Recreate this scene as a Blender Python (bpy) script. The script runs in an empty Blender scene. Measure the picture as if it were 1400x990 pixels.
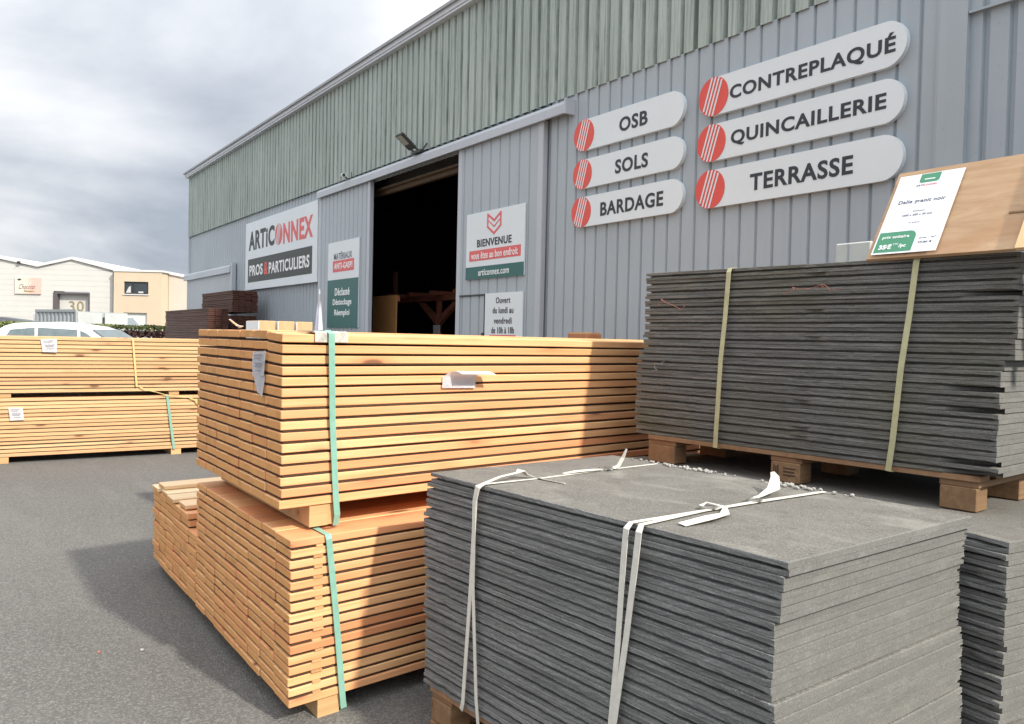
import bpy, bmesh, math, random
from mathutils import Vector, Matrix, noise
random.seed(7)
R_ = math.radians
sc = bpy.context.scene
C = sc.collection
PI = math.pi
rnd = random.uniform

# ------------------------------------------------------------------ helpers
def link(o): C.objects.link(o); return o

def thing(name, label, cat, loc=(0, 0, 0), rotz=0.0, group=None):
    o = bpy.data.objects.new(name, None); link(o)
    o.empty_display_size = .2
    o.location = loc; o.rotation_euler = (0, 0, rotz)
    o['label'] = label; o['category'] = cat
    if group: o['group'] = group
    return o

def tag(o, label, cat, group=None):
    o['label'] = label; o['category'] = cat
    if group: o['group'] = group
    return o

def obj(name, bm, mats, parent=None, loc=(0, 0, 0), rot=(0, 0, 0), smooth=False):
    if isinstance(bm, bmesh.types.BMesh):
        me = bpy.data.meshes.new(name); bm.normal_update(); bm.to_mesh(me); bm.free()
    else:
        me = bm
    if not isinstance(mats, (list, tuple)): mats = [mats]
    if len(me.materials) == 0:
        for m in mats: me.materials.append(m)
    if smooth:
        for p in me.polygons: p.use_smooth = True
    o = bpy.data.objects.new(name, me); link(o)
    o.location = loc; o.rotation_euler = rot
    if parent: o.parent = parent
    return o

def B(): return bmesh.new()

def box(bm, x0, x1, y0, y1, z0, z1, bev=0.0, mi=0, M=None):
    vs = [bm.verts.new(v) for v in ((x0,y0,z0),(x1,y0,z0),(x1,y1,z0),(x0,y1,z0),(x0,y0,z1),(x1,y0,z1),(x1,y1,z1),(x0,y1,z1))]
    fs = []
    for q in ((3,2,1,0),(4,5,6,7),(0,1,5,4),(1,2,6,5),(2,3,7,6),(3,0,4,7)):
        f = bm.faces.new([vs[i] for i in q]); f.material_index = mi; fs.append(f)
    if M is not None:
        for v in vs: v.co = M @ v.co
    if bev:
        es = list({e for f in fs for e in f.edges})
        bmesh.ops.bevel(bm, geom=es, offset=bev, segments=1, affect='EDGES', profile=.5)
    return bm

def bx(x0, x1, y0, y1, z0, z1, bev=0.0): return box(B(), x0, x1, y0, y1, z0, z1, bev)

def prism(bm, pts, axis, a0, a1, mi=0):
    """extrude a 2-D outline; axis 'y': pts are (x,z), 'x': pts are (y,z), 'z': pts are (x,y)"""
    def P(p, a):
        return {'y': (p[0], a, p[1]), 'x': (a, p[0], p[1]), 'z': (p[0], p[1], a)}[axis]
    lo = [bm.verts.new(P(p, a0)) for p in pts]; hi = [bm.verts.new(P(p, a1)) for p in pts]
    n = len(pts); fs = [bm.faces.new(lo), bm.faces.new(hi[::-1])]
    for i in range(n): fs.append(bm.faces.new((lo[i], hi[i], hi[(i+1) % n], lo[(i+1) % n])))
    for f in fs: f.material_index = mi
    bmesh.ops.recalc_face_normals(bm, faces=fs)
    return bm

def tube(bm, p0, p1, r, n=10, r1=None):
    p0 = Vector(p0); p1 = Vector(p1); d = p1 - p0
    q = d.to_track_quat('Z', 'Y').to_matrix().to_4x4(); q.translation = (p0 + p1) / 2
    bmesh.ops.create_cone(bm, cap_ends=True, segments=n, radius1=r, radius2=r if r1 is None else r1, depth=d.length, matrix=q)
    return bm

def ribbon(bm, pts, width, thick=.0016, side=(1, 0, 0), sides=None):
    """flat strap along pts, `side` = direction of its width"""
    pts = [Vector(p) for p in pts]; rows = []
    for i, p in enumerate(pts):
        t = (pts[min(i+1, len(pts)-1)] - pts[max(i-1, 0)]).normalized()
        s = Vector(sides[i] if sides else side); s = (s - t * s.dot(t)).normalized()
        w = width[i] if isinstance(width, (list, tuple)) else width
        nrm = t.cross(s).normalized()
        rows.append([bm.verts.new(p + s*w/2 + nrm*thick/2), bm.verts.new(p - s*w/2 + nrm*thick/2),
                     bm.verts.new(p - s*w/2 - nrm*thick/2), bm.verts.new(p + s*w/2 - nrm*thick/2)])
    fs = []
    for a, b in zip(rows[:-1], rows[1:]):
        for k in range(4): fs.append(bm.faces.new((a[k], a[(k+1) % 4], b[(k+1) % 4], b[k])))
    fs.append(bm.faces.new(rows[0][::-1])); fs.append(bm.faces.new(rows[-1]))
    bmesh.ops.recalc_face_normals(bm, faces=fs)
    return bm

# ------------------------------------------------------------------ materials
class NT:
    def __init__(s, name):
        s.m = bpy.data.materials.new(name); s.m.use_nodes = True
        s.t = s.m.node_tree; s.b = s.t.nodes['Principled BSDF']
    def n(s, typ, **kw):
        nd = s.t.nodes.new(typ)
        ins = kw.pop('ins', {})
        for k, v in kw.items(): setattr(nd, k, v)
        for k, v in ins.items(): s.set(nd, k, v)
        return nd
    def set(s, nd, k, v):
        if isinstance(v, bpy.types.NodeSocket): s.t.links.new(v, nd.inputs[k])
        elif isinstance(v, bpy.types.Node): s.t.links.new(v.outputs[0], nd.inputs[k])
        else:
            if isinstance(v, tuple) and len(v) == 3 and nd.inputs[k].type == 'RGBA': v = v + (1,)
            nd.inputs[k].default_value = v
    def noise(s, vec, scale, detail=4, rough=.55, dist=0):
        return s.n('ShaderNodeTexNoise', ins={'Vector': vec, 'Scale': scale, 'Detail': detail, 'Roughness': rough, 'Distortion': dist}).outputs['Fac']
    def ramp(s, fac, stops):
        nd = s.n('ShaderNodeValToRGB', ins={'Fac': fac}); el = nd.color_ramp.elements
        while len(el) < len(stops): el.new(.5)
        for e, (p, c) in zip(el, stops):
            e.position = p; e.color = (c, c, c, 1) if isinstance(c, (int, float)) else tuple(c) + (1,)
        return nd.outputs['Color']
    def mix(s, fac, a, b, mode='MIX'):
        nd = s.n('ShaderNodeMixRGB', blend_type=mode); s.set(nd, 0, fac); s.set(nd, 1, a); s.set(nd, 2, b); return nd.outputs[0]
    def math(s, op, a, b=0.0, c=0.0):
        nd = s.n('ShaderNodeMath', operation=op); s.set(nd, 0, a); s.set(nd, 1, b); s.set(nd, 2, c); return nd.outputs[0]
    def vmath(s, op, a, b=(0, 0, 0)):
        nd = s.n('ShaderNodeVectorMath', operation=op); s.set(nd, 0, a); s.set(nd, 1, b); return nd.outputs[0]
    def mapping(s, vec, scale=(1, 1, 1), loc=(0, 0, 0), rot=(0, 0, 0)):
        nd = s.n('ShaderNodeMapping', ins={'Vector': vec}); nd.inputs['Scale'].default_value = scale
        nd.inputs['Location'].default_value = loc; nd.inputs['Rotation'].default_value = rot; return nd.outputs[0]
    def coord(s, k='Object'): return s.n('ShaderNodeTexCoord').outputs[k]
    def world(s): return s.n('ShaderNodeNewGeometry').outputs['Position']
    def bump(s, h, strength=.3, dist=.01):
        nd = s.n('ShaderNodeBump', ins={'Height': h, 'Strength': strength, 'Distance': dist}); s.t.links.new(nd.outputs[0], s.b.inputs['Normal'])
    def out(s, col=None, rough=None, metal=None, spec=None):
        for k, v in (('Base Color', col), ('Roughness', rough), ('Metallic', metal), ('Specular IOR Level', spec)):
            if v is not None: s.set(s.b, k, v)
        return s.m

def plain(name, col, rough=.6, var=.12, scale=6, metal=0, bump=0):
    """painted / plastic / cloth surface with a faint uneven tone"""
    t = NT(name); v = t.coord()
    f = t.noise(v, scale, 5, .65)
    c = t.mix(t.ramp(f, [(.3, 0.), (.75, 1.)]), tuple(x*(1-var) for x in col), tuple(min(1, x*(1+var)) for x in col))
    if bump: t.bump(t.noise(v, scale*8, 4), bump, .004)
    return t.out(c, rough, metal)

def wood(name, light, dark, red, knots=True, end=False, grain=1.0):
    t = NT(name); g = t.n('ShaderNodeNewGeometry'); oi = t.n('ShaderNodeObjectInfo')
    isl = g.outputs['Random Per Island']
    r1 = t.math('FRACT', t.math('ADD', t.math('MULTIPLY', isl, 7.31), t.math('MULTIPLY', oi.outputs['Random'], 3.77)))
    r2 = t.math('FRACT', t.math('MULTIPLY', r1, 17.3))
    off = t.n('ShaderNodeCombineXYZ'); t.set(off, 0, t.math('MULTIPLY', r1, 37.)); t.set(off, 1, t.math('MULTIPLY', r2, 23.)); t.set(off, 2, t.math('MULTIPLY', r1, 91.))
    v = t.vmath('ADD', t.coord(), off.outputs[0])
    if end:
        # growth rings seen end-on
        w = t.n('ShaderNodeTexWave', wave_type='RINGS', rings_direction='Y', ins={'Vector': t.vmath('ADD', t.coord(), t.vmath('MULTIPLY', off.outputs[0], (.004, 0, .003))), 'Scale': 55., 'Distortion': 3., 'Detail': 3.})
        f = t.math('ADD', t.math('MULTIPLY', w.outputs['Fac'], .45), t.math('MULTIPLY', t.noise(t.mapping(v, (90, 1, 90)), 1.5, 4), .75))
        c = t.mix(t.ramp(f, [(.25, 0.), (.9, 1.)]), dark, light)
        c = t.mix(t.math('MULTIPLY', r2, .55), c, red)
        blot = t.ramp(t.noise(t.mapping(v, (9, 1, 9)), 1., 3), [(.5, 0.), (.75, 1.)])
        c = t.mix(t.math('MULTIPLY', blot, .35), c, tuple(x*.45 for x in dark))
        t.bump(f, .35, .002)
        return t.out(c, .85)
    gv = t.mapping(v, (34, 1.3, 34))
    f1 = t.noise(gv, grain, 6, .6, .6)
    f2 = t.noise(t.mapping(v, (6, .5, 6)), 1., 3)
    f3 = t.noise(t.mapping(v, (160, 3, 160)), 1., 3)
    c = t.mix(t.ramp(f1, [(.3, 0.), (.72, 1.)]), light, dark)
    c = t.mix(t.math('MULTIPLY', t.ramp(r1, [(.35, 0.), (.95, 1.)]), .8), c, red)
    c = t.mix(t.math('MULTIPLY', t.ramp(f2, [(.45, 0.), (.75, 1.)]), .45), c, dark)
    c = t.mix(t.math('MULTIPLY', t.ramp(f3, [(.5, 0.), (.7, 1.)]), .18), c, tuple(x*.5 for x in dark))
    c = t.mix(1.0, c, t.ramp(t.math('FRACT', t.math('MULTIPLY', r1, 41.7)), [(0., (.80, .78, .74)), (.5, (.97, .96, .95)), (1., (1., 1., 1.))]), 'MULTIPLY')
    if knots:
        vo = t.n('ShaderNodeTexVoronoi', ins={'Vector': t.mapping(v, (9, 2.6, 9)), 'Scale': 1.})
        keep = t.math('GREATER_THAN', t.n('ShaderNodeSeparateColor', ins={0: vo.outputs['Color']}).outputs[0], .28)
        k = t.math('MULTIPLY', t.ramp(vo.outputs['Distance'], [(.0, 1.), (.10, .9), (.17, 0.)]), keep)
        k2 = t.math('MULTIPLY', t.ramp(vo.outputs['Distance'], [(.08, 1.), (.38, 0.)]), keep)
        c = t.mix(t.math('MULTIPLY', k2, .6), c, tuple(a*.62 for a in red))
        c = t.mix(t.math('MULTIPLY', k, .8), c, (.12, .05, .02))
    t.bump(f1, .15, .003)
    return t.out(c, t.ramp(f1, [(.2, .55), (.8, .75)]))

def stone(name, base, dark, streak=0., speck=.5, moss=0., dust=.2):
    t = NT(name); v = t.coord(); oi = t.n('ShaderNodeObjectInfo')
    off = t.n('ShaderNodeCombineXYZ'); t.set(off, 0, t.math('MULTIPLY', oi.outputs['Random'], 40.)); t.set(off, 2, t.math('MULTIPLY', oi.outputs['Random'], 11.))
    v = t.vmath('ADD', v, off.outputs[0])
    f = t.noise(v, 3.2, 5, .6)
    s = t.noise(v, 160, 2, .8)
    s2 = t.noise(v, 62, 4, .8)
    c = t.mix(t.ramp(f, [(.3, 0.), (.75, 1.)]), dark, base)
    c = t.mix(t.math('MULTIPLY', t.ramp(s, [(.52, 0.), (.68, 1.)]), speck), c, tuple(min(1, x*2.1) for x in base))
    c = t.mix(t.math('MULTIPLY', t.ramp(s2, [(.28, 1.), (.45, 0.)]), speck), c, tuple(x*.45 for x in dark))
    c = t.mix(t.math('MULTIPLY', t.math('SUBTRACT', oi.outputs['Random'], .2), .45), c, tuple(x*.72 for x in base))
    if streak:
        st = t.noise(t.mapping(v, (2.2, 2.2, 140)), 1., 5, .65, .3)
        c = t.mix(t.math('MULTIPLY', t.ramp(st, [(.42, 0.), (.62, 1.)]), streak), c, tuple(x*.35 for x in dark))
        st2 = t.noise(t.mapping(v, (3, 3, 90), loc=(5, 3, 1)), 1., 4)
        c = t.mix(t.math('MULTIPLY', t.ramp(st2, [(.56, 0.), (.7, 1.)]), streak*.5), c, tuple(min(1, x*1.7) for x in base))
    if moss:
        mo = t.noise(t.world(), 1.7, 4)
        c = t.mix(t.math('MULTIPLY', t.ramp(mo, [(.45, 0.), (.7, 1.)]), moss), c, (.10, .095, .045))
    du = t.noise(t.mapping(v, (1.3, 3.2, 3), rot=(0, 0, .5)), 1.3, 7, .72, .9)
    c = t.mix(t.math('MULTIPLY', t.ramp(du, [(.52, 0.), (.66, 1.)]), dust), c, tuple(min(1, x*1.75) for x in base))
    dk = t.noise(v, 9, 6, .75)
    c = t.mix(t.math('MULTIPLY', t.ramp(dk, [(.5, 0.), (.68, 1.)]), dust*.8), c, tuple(x*.5 for x in base))
    t.bump(t.math('ADD', s2, t.math('MULTIPLY', s, .5)), .45, .0025)
    return t.out(c, .88)

def metal_clad(name, base, moss=False):
    t = NT(name); v = t.world()
    col = t.ramp(t.noise(v, .55, 5, .6), [(.25, tuple(x*.9 for x in base)), (.75, tuple(min(1, x*1.08) for x in base))])
    st = t.noise(t.mapping(v, (11, 1, .55)), 1., 6, .65, .2)
    st2 = t.noise(t.mapping(v, (46 if moss else 34, 1, .8)), 1., 6, .75)
    if moss:
        col = t.mix(t.math('MULTIPLY', t.ramp(st, [(.38, 0.), (.7, 1.)]), .7), col, (.35, .41, .37))
        col = t.mix(t.math('MULTIPLY', t.ramp(st2, [(.47, 0.), (.66, 1.)]), .85), col, (.105, .135, .115))
        fine = t.noise(t.mapping(v, (70, 1, 4)), 1., 6, .8)
        col = t.mix(t.math('MULTIPLY', t.ramp(fine, [(.5, 0.), (.68, 1.)]), .6), col, (.15, .19, .16))
        bl = t.noise(v, 2.2, 4)
        col = t.mix(t.math('MULTIPLY', t.ramp(bl, [(.5, 0.), (.7, 1.)]), .3), col, (.42, .45, .40))
        # each corrugated sheet weathers differently: 1.0 m wide strips
        sx = t.n('ShaderNodeSeparateXYZ', ins={0: v}).outputs[0]
        wn = t.n('ShaderNodeTexWhiteNoise', noise_dimensions='1D', ins={'W': t.math('FLOOR', t.math('MULTIPLY', sx, 5.99))}).outputs[0]
        col = t.mix(t.math('MULTIPLY', wn, .22), col, (.22, .26, .22))
    else:
        col = t.mix(t.math('MULTIPLY', t.ramp(st, [(.5, 0.), (.75, 1.)]), .22), col, tuple(x*.7 for x in base))
        col = t.mix(t.math('MULTIPLY', t.ramp(st2, [(.6, 0.), (.8, 1.)]), .14), col, (.33, .31, .28))
    sp = t.noise(v, 28, 3, .7)
    col = t.mix(t.math('MULTIPLY', t.ramp(sp, [(.64, 0.), (.76, 1.)]), .3), col, (.12, .12, .11))
    t.bump(t.noise(v, 2.5, 3), .12, .02)
    return t.out(col, .62 if moss else .45)

def asphalt():
    t = NT('asphalt'); v = t.world()
    big = t.noise(v, .35, 5, .6); mid = t.noise(v, 2.3, 5, .65); fine = t.noise(v, 190, 2, .8)
    vo = t.n('ShaderNodeTexVoronoi', ins={'Vector': v, 'Scale': 130.})
    c = t.ramp(big, [(.3, (.098, .096, .090)), (.7, (.132, .128, .118))])
    c = t.mix(t.math('MULTIPLY', t.ramp(mid, [(.35, 0.), (.7, 1.)]), .3), c, (.098, .096, .092))
    cs = t.n('ShaderNodeSeparateColor', ins={0: vo.outputs['Color']}).outputs[0]
    c = t.mix(t.ramp(cs, [(.62, 0.), (.98, .55)]), c, (.27, .262, .245))
    c = t.mix(t.ramp(cs, [(.02, .5), (.32, 0.)]), c, (.05, .05, .05))
    c = t.mix(t.math('MULTIPLY', t.ramp(fine, [(.5, 0.), (.75, 1.)]), .5), c, (.06, .06, .06))
    st = t.noise(t.mapping(v, (.5, 2.2, 1), rot=(0, 0, .5)), 1.2, 5, .7)
    c = t.mix(t.math('MULTIPLY', t.ramp(st, [(.52, 0.), (.75, 1.)]), .35), c, (.20, .195, .185))
    t.bump(t.math('ADD', vo.outputs['Distance'], t.math('MULTIPLY', fine, .6)), .75, .006)
    return t.out(c, .88)

def ply(name):
    t = NT(name); v = t.coord()
    f = t.noise(t.mapping(v, (3.5, 20, 26)), 1., 6, .6, .8)
    c = t.ramp(f, [(.3, (.36, .225, .125)), (.7, (.52, .355, .215))])
    b = t.noise(t.mapping(v, (4, 9, 9)), 1., 5, .7)
    c = t.mix(t.math('MULTIPLY', t.ramp(b, [(.45, 0.), (.62, 1.)]), .6), c, (.40, .225, .115))
    sp = t.noise(t.mapping(v, (20, 60, 60)), 1., 5, .8)
    area = t.ramp(t.noise(t.mapping(v, (2.2, 6, 6), loc=(1.2, .4, 0)), 1., 2), [(.5, 0.), (.62, 1.)])
    c = t.mix(t.math('MULTIPLY', t.math('MULTIPLY', t.ramp(sp, [(.5, 0.), (.62, 1.)]), area), .9), c, (.16, .075, .035))
    t.bump(f, .2, .003)
    return t.out(c, .7)

def foliage(name, a, b):
    t = NT(name); g = t.n('ShaderNodeNewGeometry')
    c = t.mix(g.outputs['Random Per Island'], a, b)
    t.set(t.b, 'Subsurface Weight', 0.)
    return t.out(c, .6)

MW = wood('pine_wood', (.83, .51, .26), (.67, .33, .135), (.67, .25, .112))
ME = wood('pine_end_grain', (.74, .38, .13), (.52, .24, .07), (.56, .245, .078), end=True)
MW2 = wood('pale_pine_wood', (.67, .455, .245), (.54, .33, .155), (.58, .30, .15))
ME2 = wood('pale_pine_end_grain', (.68, .39, .15), (.5, .26, .09), (.52, .26, .095), end=True)
MBR = wood('stained_decking_wood', (.115, .047, .026), (.06, .024, .014), (.10, .034, .021), knots=False)
MBE = wood('stained_decking_end', (.085, .032, .02), (.045, .017, .011), (.07, .02, .014), end=True)
MPAL = wood('pallet_wood', (.33, .205, .11), (.20, .115, .06), (.26, .135, .068))
MBLK = wood('pallet_block_wood', (.29, .18, .093), (.17, .095, .046), (.23, .12, .06))
MGAP = plain('dark_gap_shade', (.055, .028, .014), .9, .3, 4)  # dark colour standing in for the shade between board layers
MBEAR = wood('bearer_wood', (.62, .41, .20), (.45, .28, .125), (.5, .28, .13))
MSL = stone('granite_slab', (.150, .143, .127), (.105, .100, .089), streak=0., speck=.85, dust=.6)
MSE = stone('granite_sawn_edge', (.152, .150, .138), (.124, .122, .113), streak=0., speck=.45)
MSF = stone('granite_split_edge', (.225, .226, .22), (.13, .132, .128), streak=.6, speck=.5)
MSFm = stone('granite_split_edge_mossy', (.185, .182, .172), (.095, .095, .089), streak=.6, speck=.4, moss=.5)
MCL = metal_clad('grey_cladding', (.345, .39, .425))
MCL2 = metal_clad('grey_door_cladding', (.355, .40, .432))
MMO = metal_clad('weathered_green_cladding', (.42, .475, .45), True)
MTR = metal_clad('light_grey_trim', (.43, .46, .50))
MFA = metal_clad('pale_fascia', (.55, .58, .62))
MAS = asphalt()
MPLY = ply('plywood_face')
WHITE = plain('sign_white', (.66, .71, .735), .4, .03, 2)
PAPER = plain('white_paper', (.80, .81, .85), .7, .05, 9)
BLACK = plain('sign_black', (.022, .026, .034), .5, .1)
BLKG = plain('sign_dark_green_black', (.018, .026, .024), .45, .1)
RED = plain('sign_red', (.66, .075, .055), .45, .06)
REDL = plain('sign_light_red', (.66, .12, .12), .5, .06)
GREEN = plain('sign_dark_green', (.018, .115, .105), .45, .06)
GRN2 = plain('price_green', (.055, .25, .14), .5, .06)
LETW = plain('letter_white', (.80, .82, .82), .5, .02)
STG = plain('green_strap_plastic', (.20, .385, .305), .42, .12, 20)
STW = plain('white_strap_polyester', (.62, .60, .535), .6, .1, 40)
STO = plain('olive_strap_plastic', (.42, .405, .235), .5, .15, 20)
STB = plain('tan_strap_plastic', (.62, .45, .19), .5, .1, 20)
DARK = plain('dark_metal', (.03, .033, .03), .45, .2)
GLASS = plain('dark_glass', (.035, .042, .05), .06, .2)
GLASSL = plain('pale_car_glass', (.13, .165, .175), .05, .2)
CARW = plain('white_car_paint', (.80, .81, .83), .22, .02, 2)
CARD = plain('dark_car_paint', (.05, .055, .065), .22, .05, 2)
TYRE = plain('tyre_rubber', (.02, .02, .02), .85, .2, 20)
RIM = plain('wheel_rim_alloy', (.45, .46, .48), .35, .1, 8, metal=.8)
CARDB = plain('cardboard', (.50, .335, .18), .85, .14, 14, bump=.1)
CARDR = plain('red_brown_cardboard', (.36, .17, .085), .85, .14, 14, bump=.1)
CLOTH = plain('pale_lilac_cloth', (.46, .47, .55), .85, .08, 20, bump=.2)
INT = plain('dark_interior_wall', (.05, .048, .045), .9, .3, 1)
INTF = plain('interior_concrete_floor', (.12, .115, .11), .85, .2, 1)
REDW = plain('red_brown_timber', (.34, .115, .07), .7, .25, 6)
OSBM = wood('osb_panel', (.60, .33, .13), (.42, .20, .07), (.5, .25, .09), knots=False)
LIGHTW = plain('pale_plywood', (.70, .50, .27), .65, .09, 10)
PLAST = plain('pale_translucent_plastic', (.50, .51, .48), .35, .1, 10)
ROOFM = plain('roof_sheet', (.33, .34, .35), .6, .1, 2)
FARW = plain('cream_white_cladding', (.50, .49, .46), .6, .04, 1)
FARB = plain('beige_render', (.50, .41, .295), .8, .05, 1)
FARP = plain('pale_cream_render', (.49, .44, .375), .8, .05, 1)
FARR = plain('white_roof_edge', (.57, .56, .54), .5, .04, 1)
CONT = plain('grey_container_paint', (.30, .325, .33), .5, .1, 1)
CONT2 = plain('pale_container_paint', (.42, .44, .43), .5, .1, 1)
SIGNP = None
GOLD = plain('dull_gold_paint', (.26, .21, .10), .5, .1)
GRAV = plain('pale_gravel', (.30, .29, .27), .9, .3, 60)
GRASS = plain('verge_grass', (.09, .115, .03), .9, .3, 3)
LEAFG = foliage('hedge_leaves', (.055, .085, .014), (.14, .15, .03))
LEAFR = foliage('dark_red_leaves', (.05, .018, .016), (.10, .035, .025))
TWIG = plain('shrub_stems', (.10, .07, .045), .9, .2)

# ------------------------------------------------------------------ lettering
def text_mesh(s, w, h, bold=.018, depth=.003, sx=None):
    """lettering laid in x (right) / z (up), front towards -y, fitted to w x h, centred"""
    cu = bpy.data.curves.new('lettering', 'FONT'); cu.body = s; cu.size = 1; cu.offset = bold; cu.extrude = .01; cu.space_character = 1.09; cu.resolution_u = 4
    o = bpy.data.objects.new('lettering', cu); C.objects.link(o)
    bpy.context.view_layer.update()
    dg = bpy.context.evaluated_depsgraph_get()
    me = bpy.data.meshes.new_from_object(o.evaluated_get(dg))
    bpy.data.objects.remove(o); bpy.data.curves.remove(cu)
    xs = [v.co.x for v in me.vertices]; ys = [v.co.y for v in me.vertices]
    x0, x1, y0, y1 = min(xs), max(xs), min(ys), max(ys)
    kx = w/(x1-x0) if w else None; kz = h/(y1-y0) if h else kx
    if kx is None: kx = kz
    for v in me.vertices:
        x, y, z = v.co
        v.co = ((x-(x0+x1)/2)*kx, -depth/2 - (z/.01)*depth/2, (y-(y0+y1)/2)*kz)
    return me

def letters(parent, s, cx, cz, w, h, mat, y=0.0, bold=.018, name='lettering'):
    return obj(name, text_mesh(s, w, h, bold), mat, parent, (cx, y, cz))

# ------------------------------------------------------------------ camera
H = 1.55
cam_d = bpy.data.cameras.new('camera'); cam = bpy.data.objects.new('camera', cam_d); link(cam)
Mc = Matrix(((.5579, .0337, .8290), (.8291, .0052, -.5588), (.0230 if False else .0230, .9994, .0256)))
right = Vector((.558, .829, .0229)).normalized(); fwd = Vector((-.829, .5587, -.0256)).normalized()
right = (right - fwd*right.dot(fwd)).normalized()
up = right.cross(fwd)
Mw = Matrix.Identity(4)
for i in range(3):
    Mw[i][0] = right[i]; Mw[i][1] = up[i]; Mw[i][2] = -fwd[i]
Mw.translation = (0, 0, H)
cam.matrix_world = Mw
cam_d.sensor_width = 36; cam_d.sensor_fit = 'HORIZONTAL'; cam_d.lens = 1150/1400*36
cam_d.clip_start = .05; cam_d.clip_end = 2000
sc.camera = cam

# ------------------------------------------------------------------ light
sun_dir = Vector((1.94, .41, 1.57)).normalized()          # towards the sun
elev = math.asin(sun_dir.z); az = math.atan2(sun_dir.x, sun_dir.y)
sd = bpy.data.lights.new('sun', 'SUN'); sd.energy = 4.2; sd.angle = R_(2.2); sd.color = (1, .93, .82)
so = bpy.data.objects.new('sun', sd); link(so)
so.rotation_euler = (-sun_dir).to_track_quat('-Z', 'Y').to_euler(); so.location = (20, 4, 20)

w = bpy.data.worlds.new('World'); sc.world = w; w.use_nodes = True
t = w.node_tree; t.nodes.clear()
def wn(typ, **kw):
    nd = t.nodes.new(typ); ins = kw.pop('ins', {})
    for k, v in kw.items(): setattr(nd, k, v)
    for k, v in ins.items():
        if isinstance(v, bpy.types.NodeSocket): t.links.new(v, nd.inputs[k])
        else: nd.inputs[k].default_value = v
    return nd
sky = wn('ShaderNodeTexSky', sky_type='NISHITA', sun_disc=False, sun_elevation=elev, sun_rotation=az)
bg1 = wn('ShaderNodeBackground', ins={'Color': sky.outputs[0], 'Strength': .12})
tc = wn('ShaderNodeTexCoord')
sep = wn('ShaderNodeSeparateXYZ', ins={0: tc.outputs['Generated']})
def wm(op, a, b=0.0):
    nd = wn('ShaderNodeMath', operation=op)
    for i, v in enumerate((a, b)):
        if isinstance(v, bpy.types.NodeSocket): t.links.new(v, nd.inputs[i])
        else: nd.inputs[i].default_value = v
    return nd.outputs[0]
zc = wm('ADD', wm('MAXIMUM', sep.outputs[2], 0.0), .30)
cv = wn('ShaderNodeCombineXYZ', ins={0: wm('DIVIDE', sep.outputs[0], zc), 1: wm('DIVIDE', sep.outputs[1], zc), 2: 3.1})
n1 = wn('ShaderNodeTexNoise', ins={'Vector': cv.outputs[0], 'Scale': 1.05, 'Detail': 9., 'Roughness': .50, 'Distortion': .25})
n2 = wn('ShaderNodeTexNoise', ins={'Vector': cv.outputs[0], 'Scale': .45, 'Detail': 4., 'Roughness': .5})
def wramp(fac, stops):
    nd = wn('ShaderNodeValToRGB', ins={'Fac': fac}); el = nd.color_ramp.elements
    while len(el) < len(stops): el.new(.5)
    for e, (p, c) in zip(el, stops): e.position = p; e.color = tuple(c) + (1,)
    return nd.outputs[0]
shade = wm('ADD', wm('MULTIPLY', n1.outputs[0], .72), wm('MULTIPLY', n2.outputs[0], .28))
# cloud tones: slate grey undersides to bright white tops
ccol = wramp(shade, [(.37, (.36, .40, .465)), (.43, (.51, .545, .60)), (.48, (.67, .69, .725)), (.545, (.84, .85, .87))])
# thinner, brighter cloud towards the sun and overhead
dot = wn('ShaderNodeVectorMath', operation='DOT_PRODUCT', ins={0: tc.outputs['Generated'], 1: tuple(sun_dir)})
gl = wm('POWER', wm('MAXIMUM', dot.outputs['Value'], 0.0), 2.5)
hi = wm('POWER', wm('MAXIMUM', sep.outputs[2], 0.0), 1.5)
st = wm('ADD', wm('ADD', wm('MULTIPLY', gl, 1.35), wm('MULTIPLY', hi, 1.1)), .84)
bg2 = wn('ShaderNodeBackground', ins={'Color': ccol, 'Strength': st})
cover = wramp(n2.outputs[0], [(.22, (.80,)*3), (.36, (.97,)*3)])
mx = wn('ShaderNodeMixShader', ins={0: cover, 1: bg1.outputs[0], 2: bg2.outputs[0]})
wo = wn('ShaderNodeOutputWorld', ins={0: mx.outputs[0]})

# ------------------------------------------------------------------ ground
bm = B(); bmesh.ops.create_grid(bm, x_segments=8, y_segments=8, size=400)
g = obj('ground', bm, MAS); g['kind'] = 'structure'

# ------------------------------------------------------------------ warehouse
FY = 5.341
wh = thing('warehouse', 'long grey ribbed metal warehouse with weathered green upper cladding and open sliding door', 'warehouse', (-23.49, FY, 0))
def W(x): return x + 23.49
DX0, DX1, DZ = -11.81, -9.17, 3.9

def cladding(bm, x0, x1, zf, y, period=.1667, gw=.020, gd=.02, phase=0.0, lap=None):
    """ribbed sheet between x0 and x1; zf(x) gives its z0, z1"""
    n = int((x1-x0)/period)
    xs = []
    k0 = math.floor((x0-phase)/period); k1 = math.ceil((x1-phase)/period)
    pts = [(x0, y)]
    for k in range(k0, k1+1):
        c = phase + k*period
        for dx, dy in ((-gw/2-.006, 0), (-gw/2+.004, gd), (gw/2-.004, gd), (gw/2+.006, 0)):
            X = c+dx
            if x0 < X < x1: pts.append((X, y+dy))
    pts.append((x1, y))
    prev = None
    for (X, Y) in pts:
        z0, z1 = zf(X)
        a = bm.verts.new((W(X), Y-FY, z0)); b = bm.verts.new((W(X), Y-FY, z1))
        if prev: bm.faces.new((prev[0], a, b, prev[1]))
        prev = (a, b)

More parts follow.
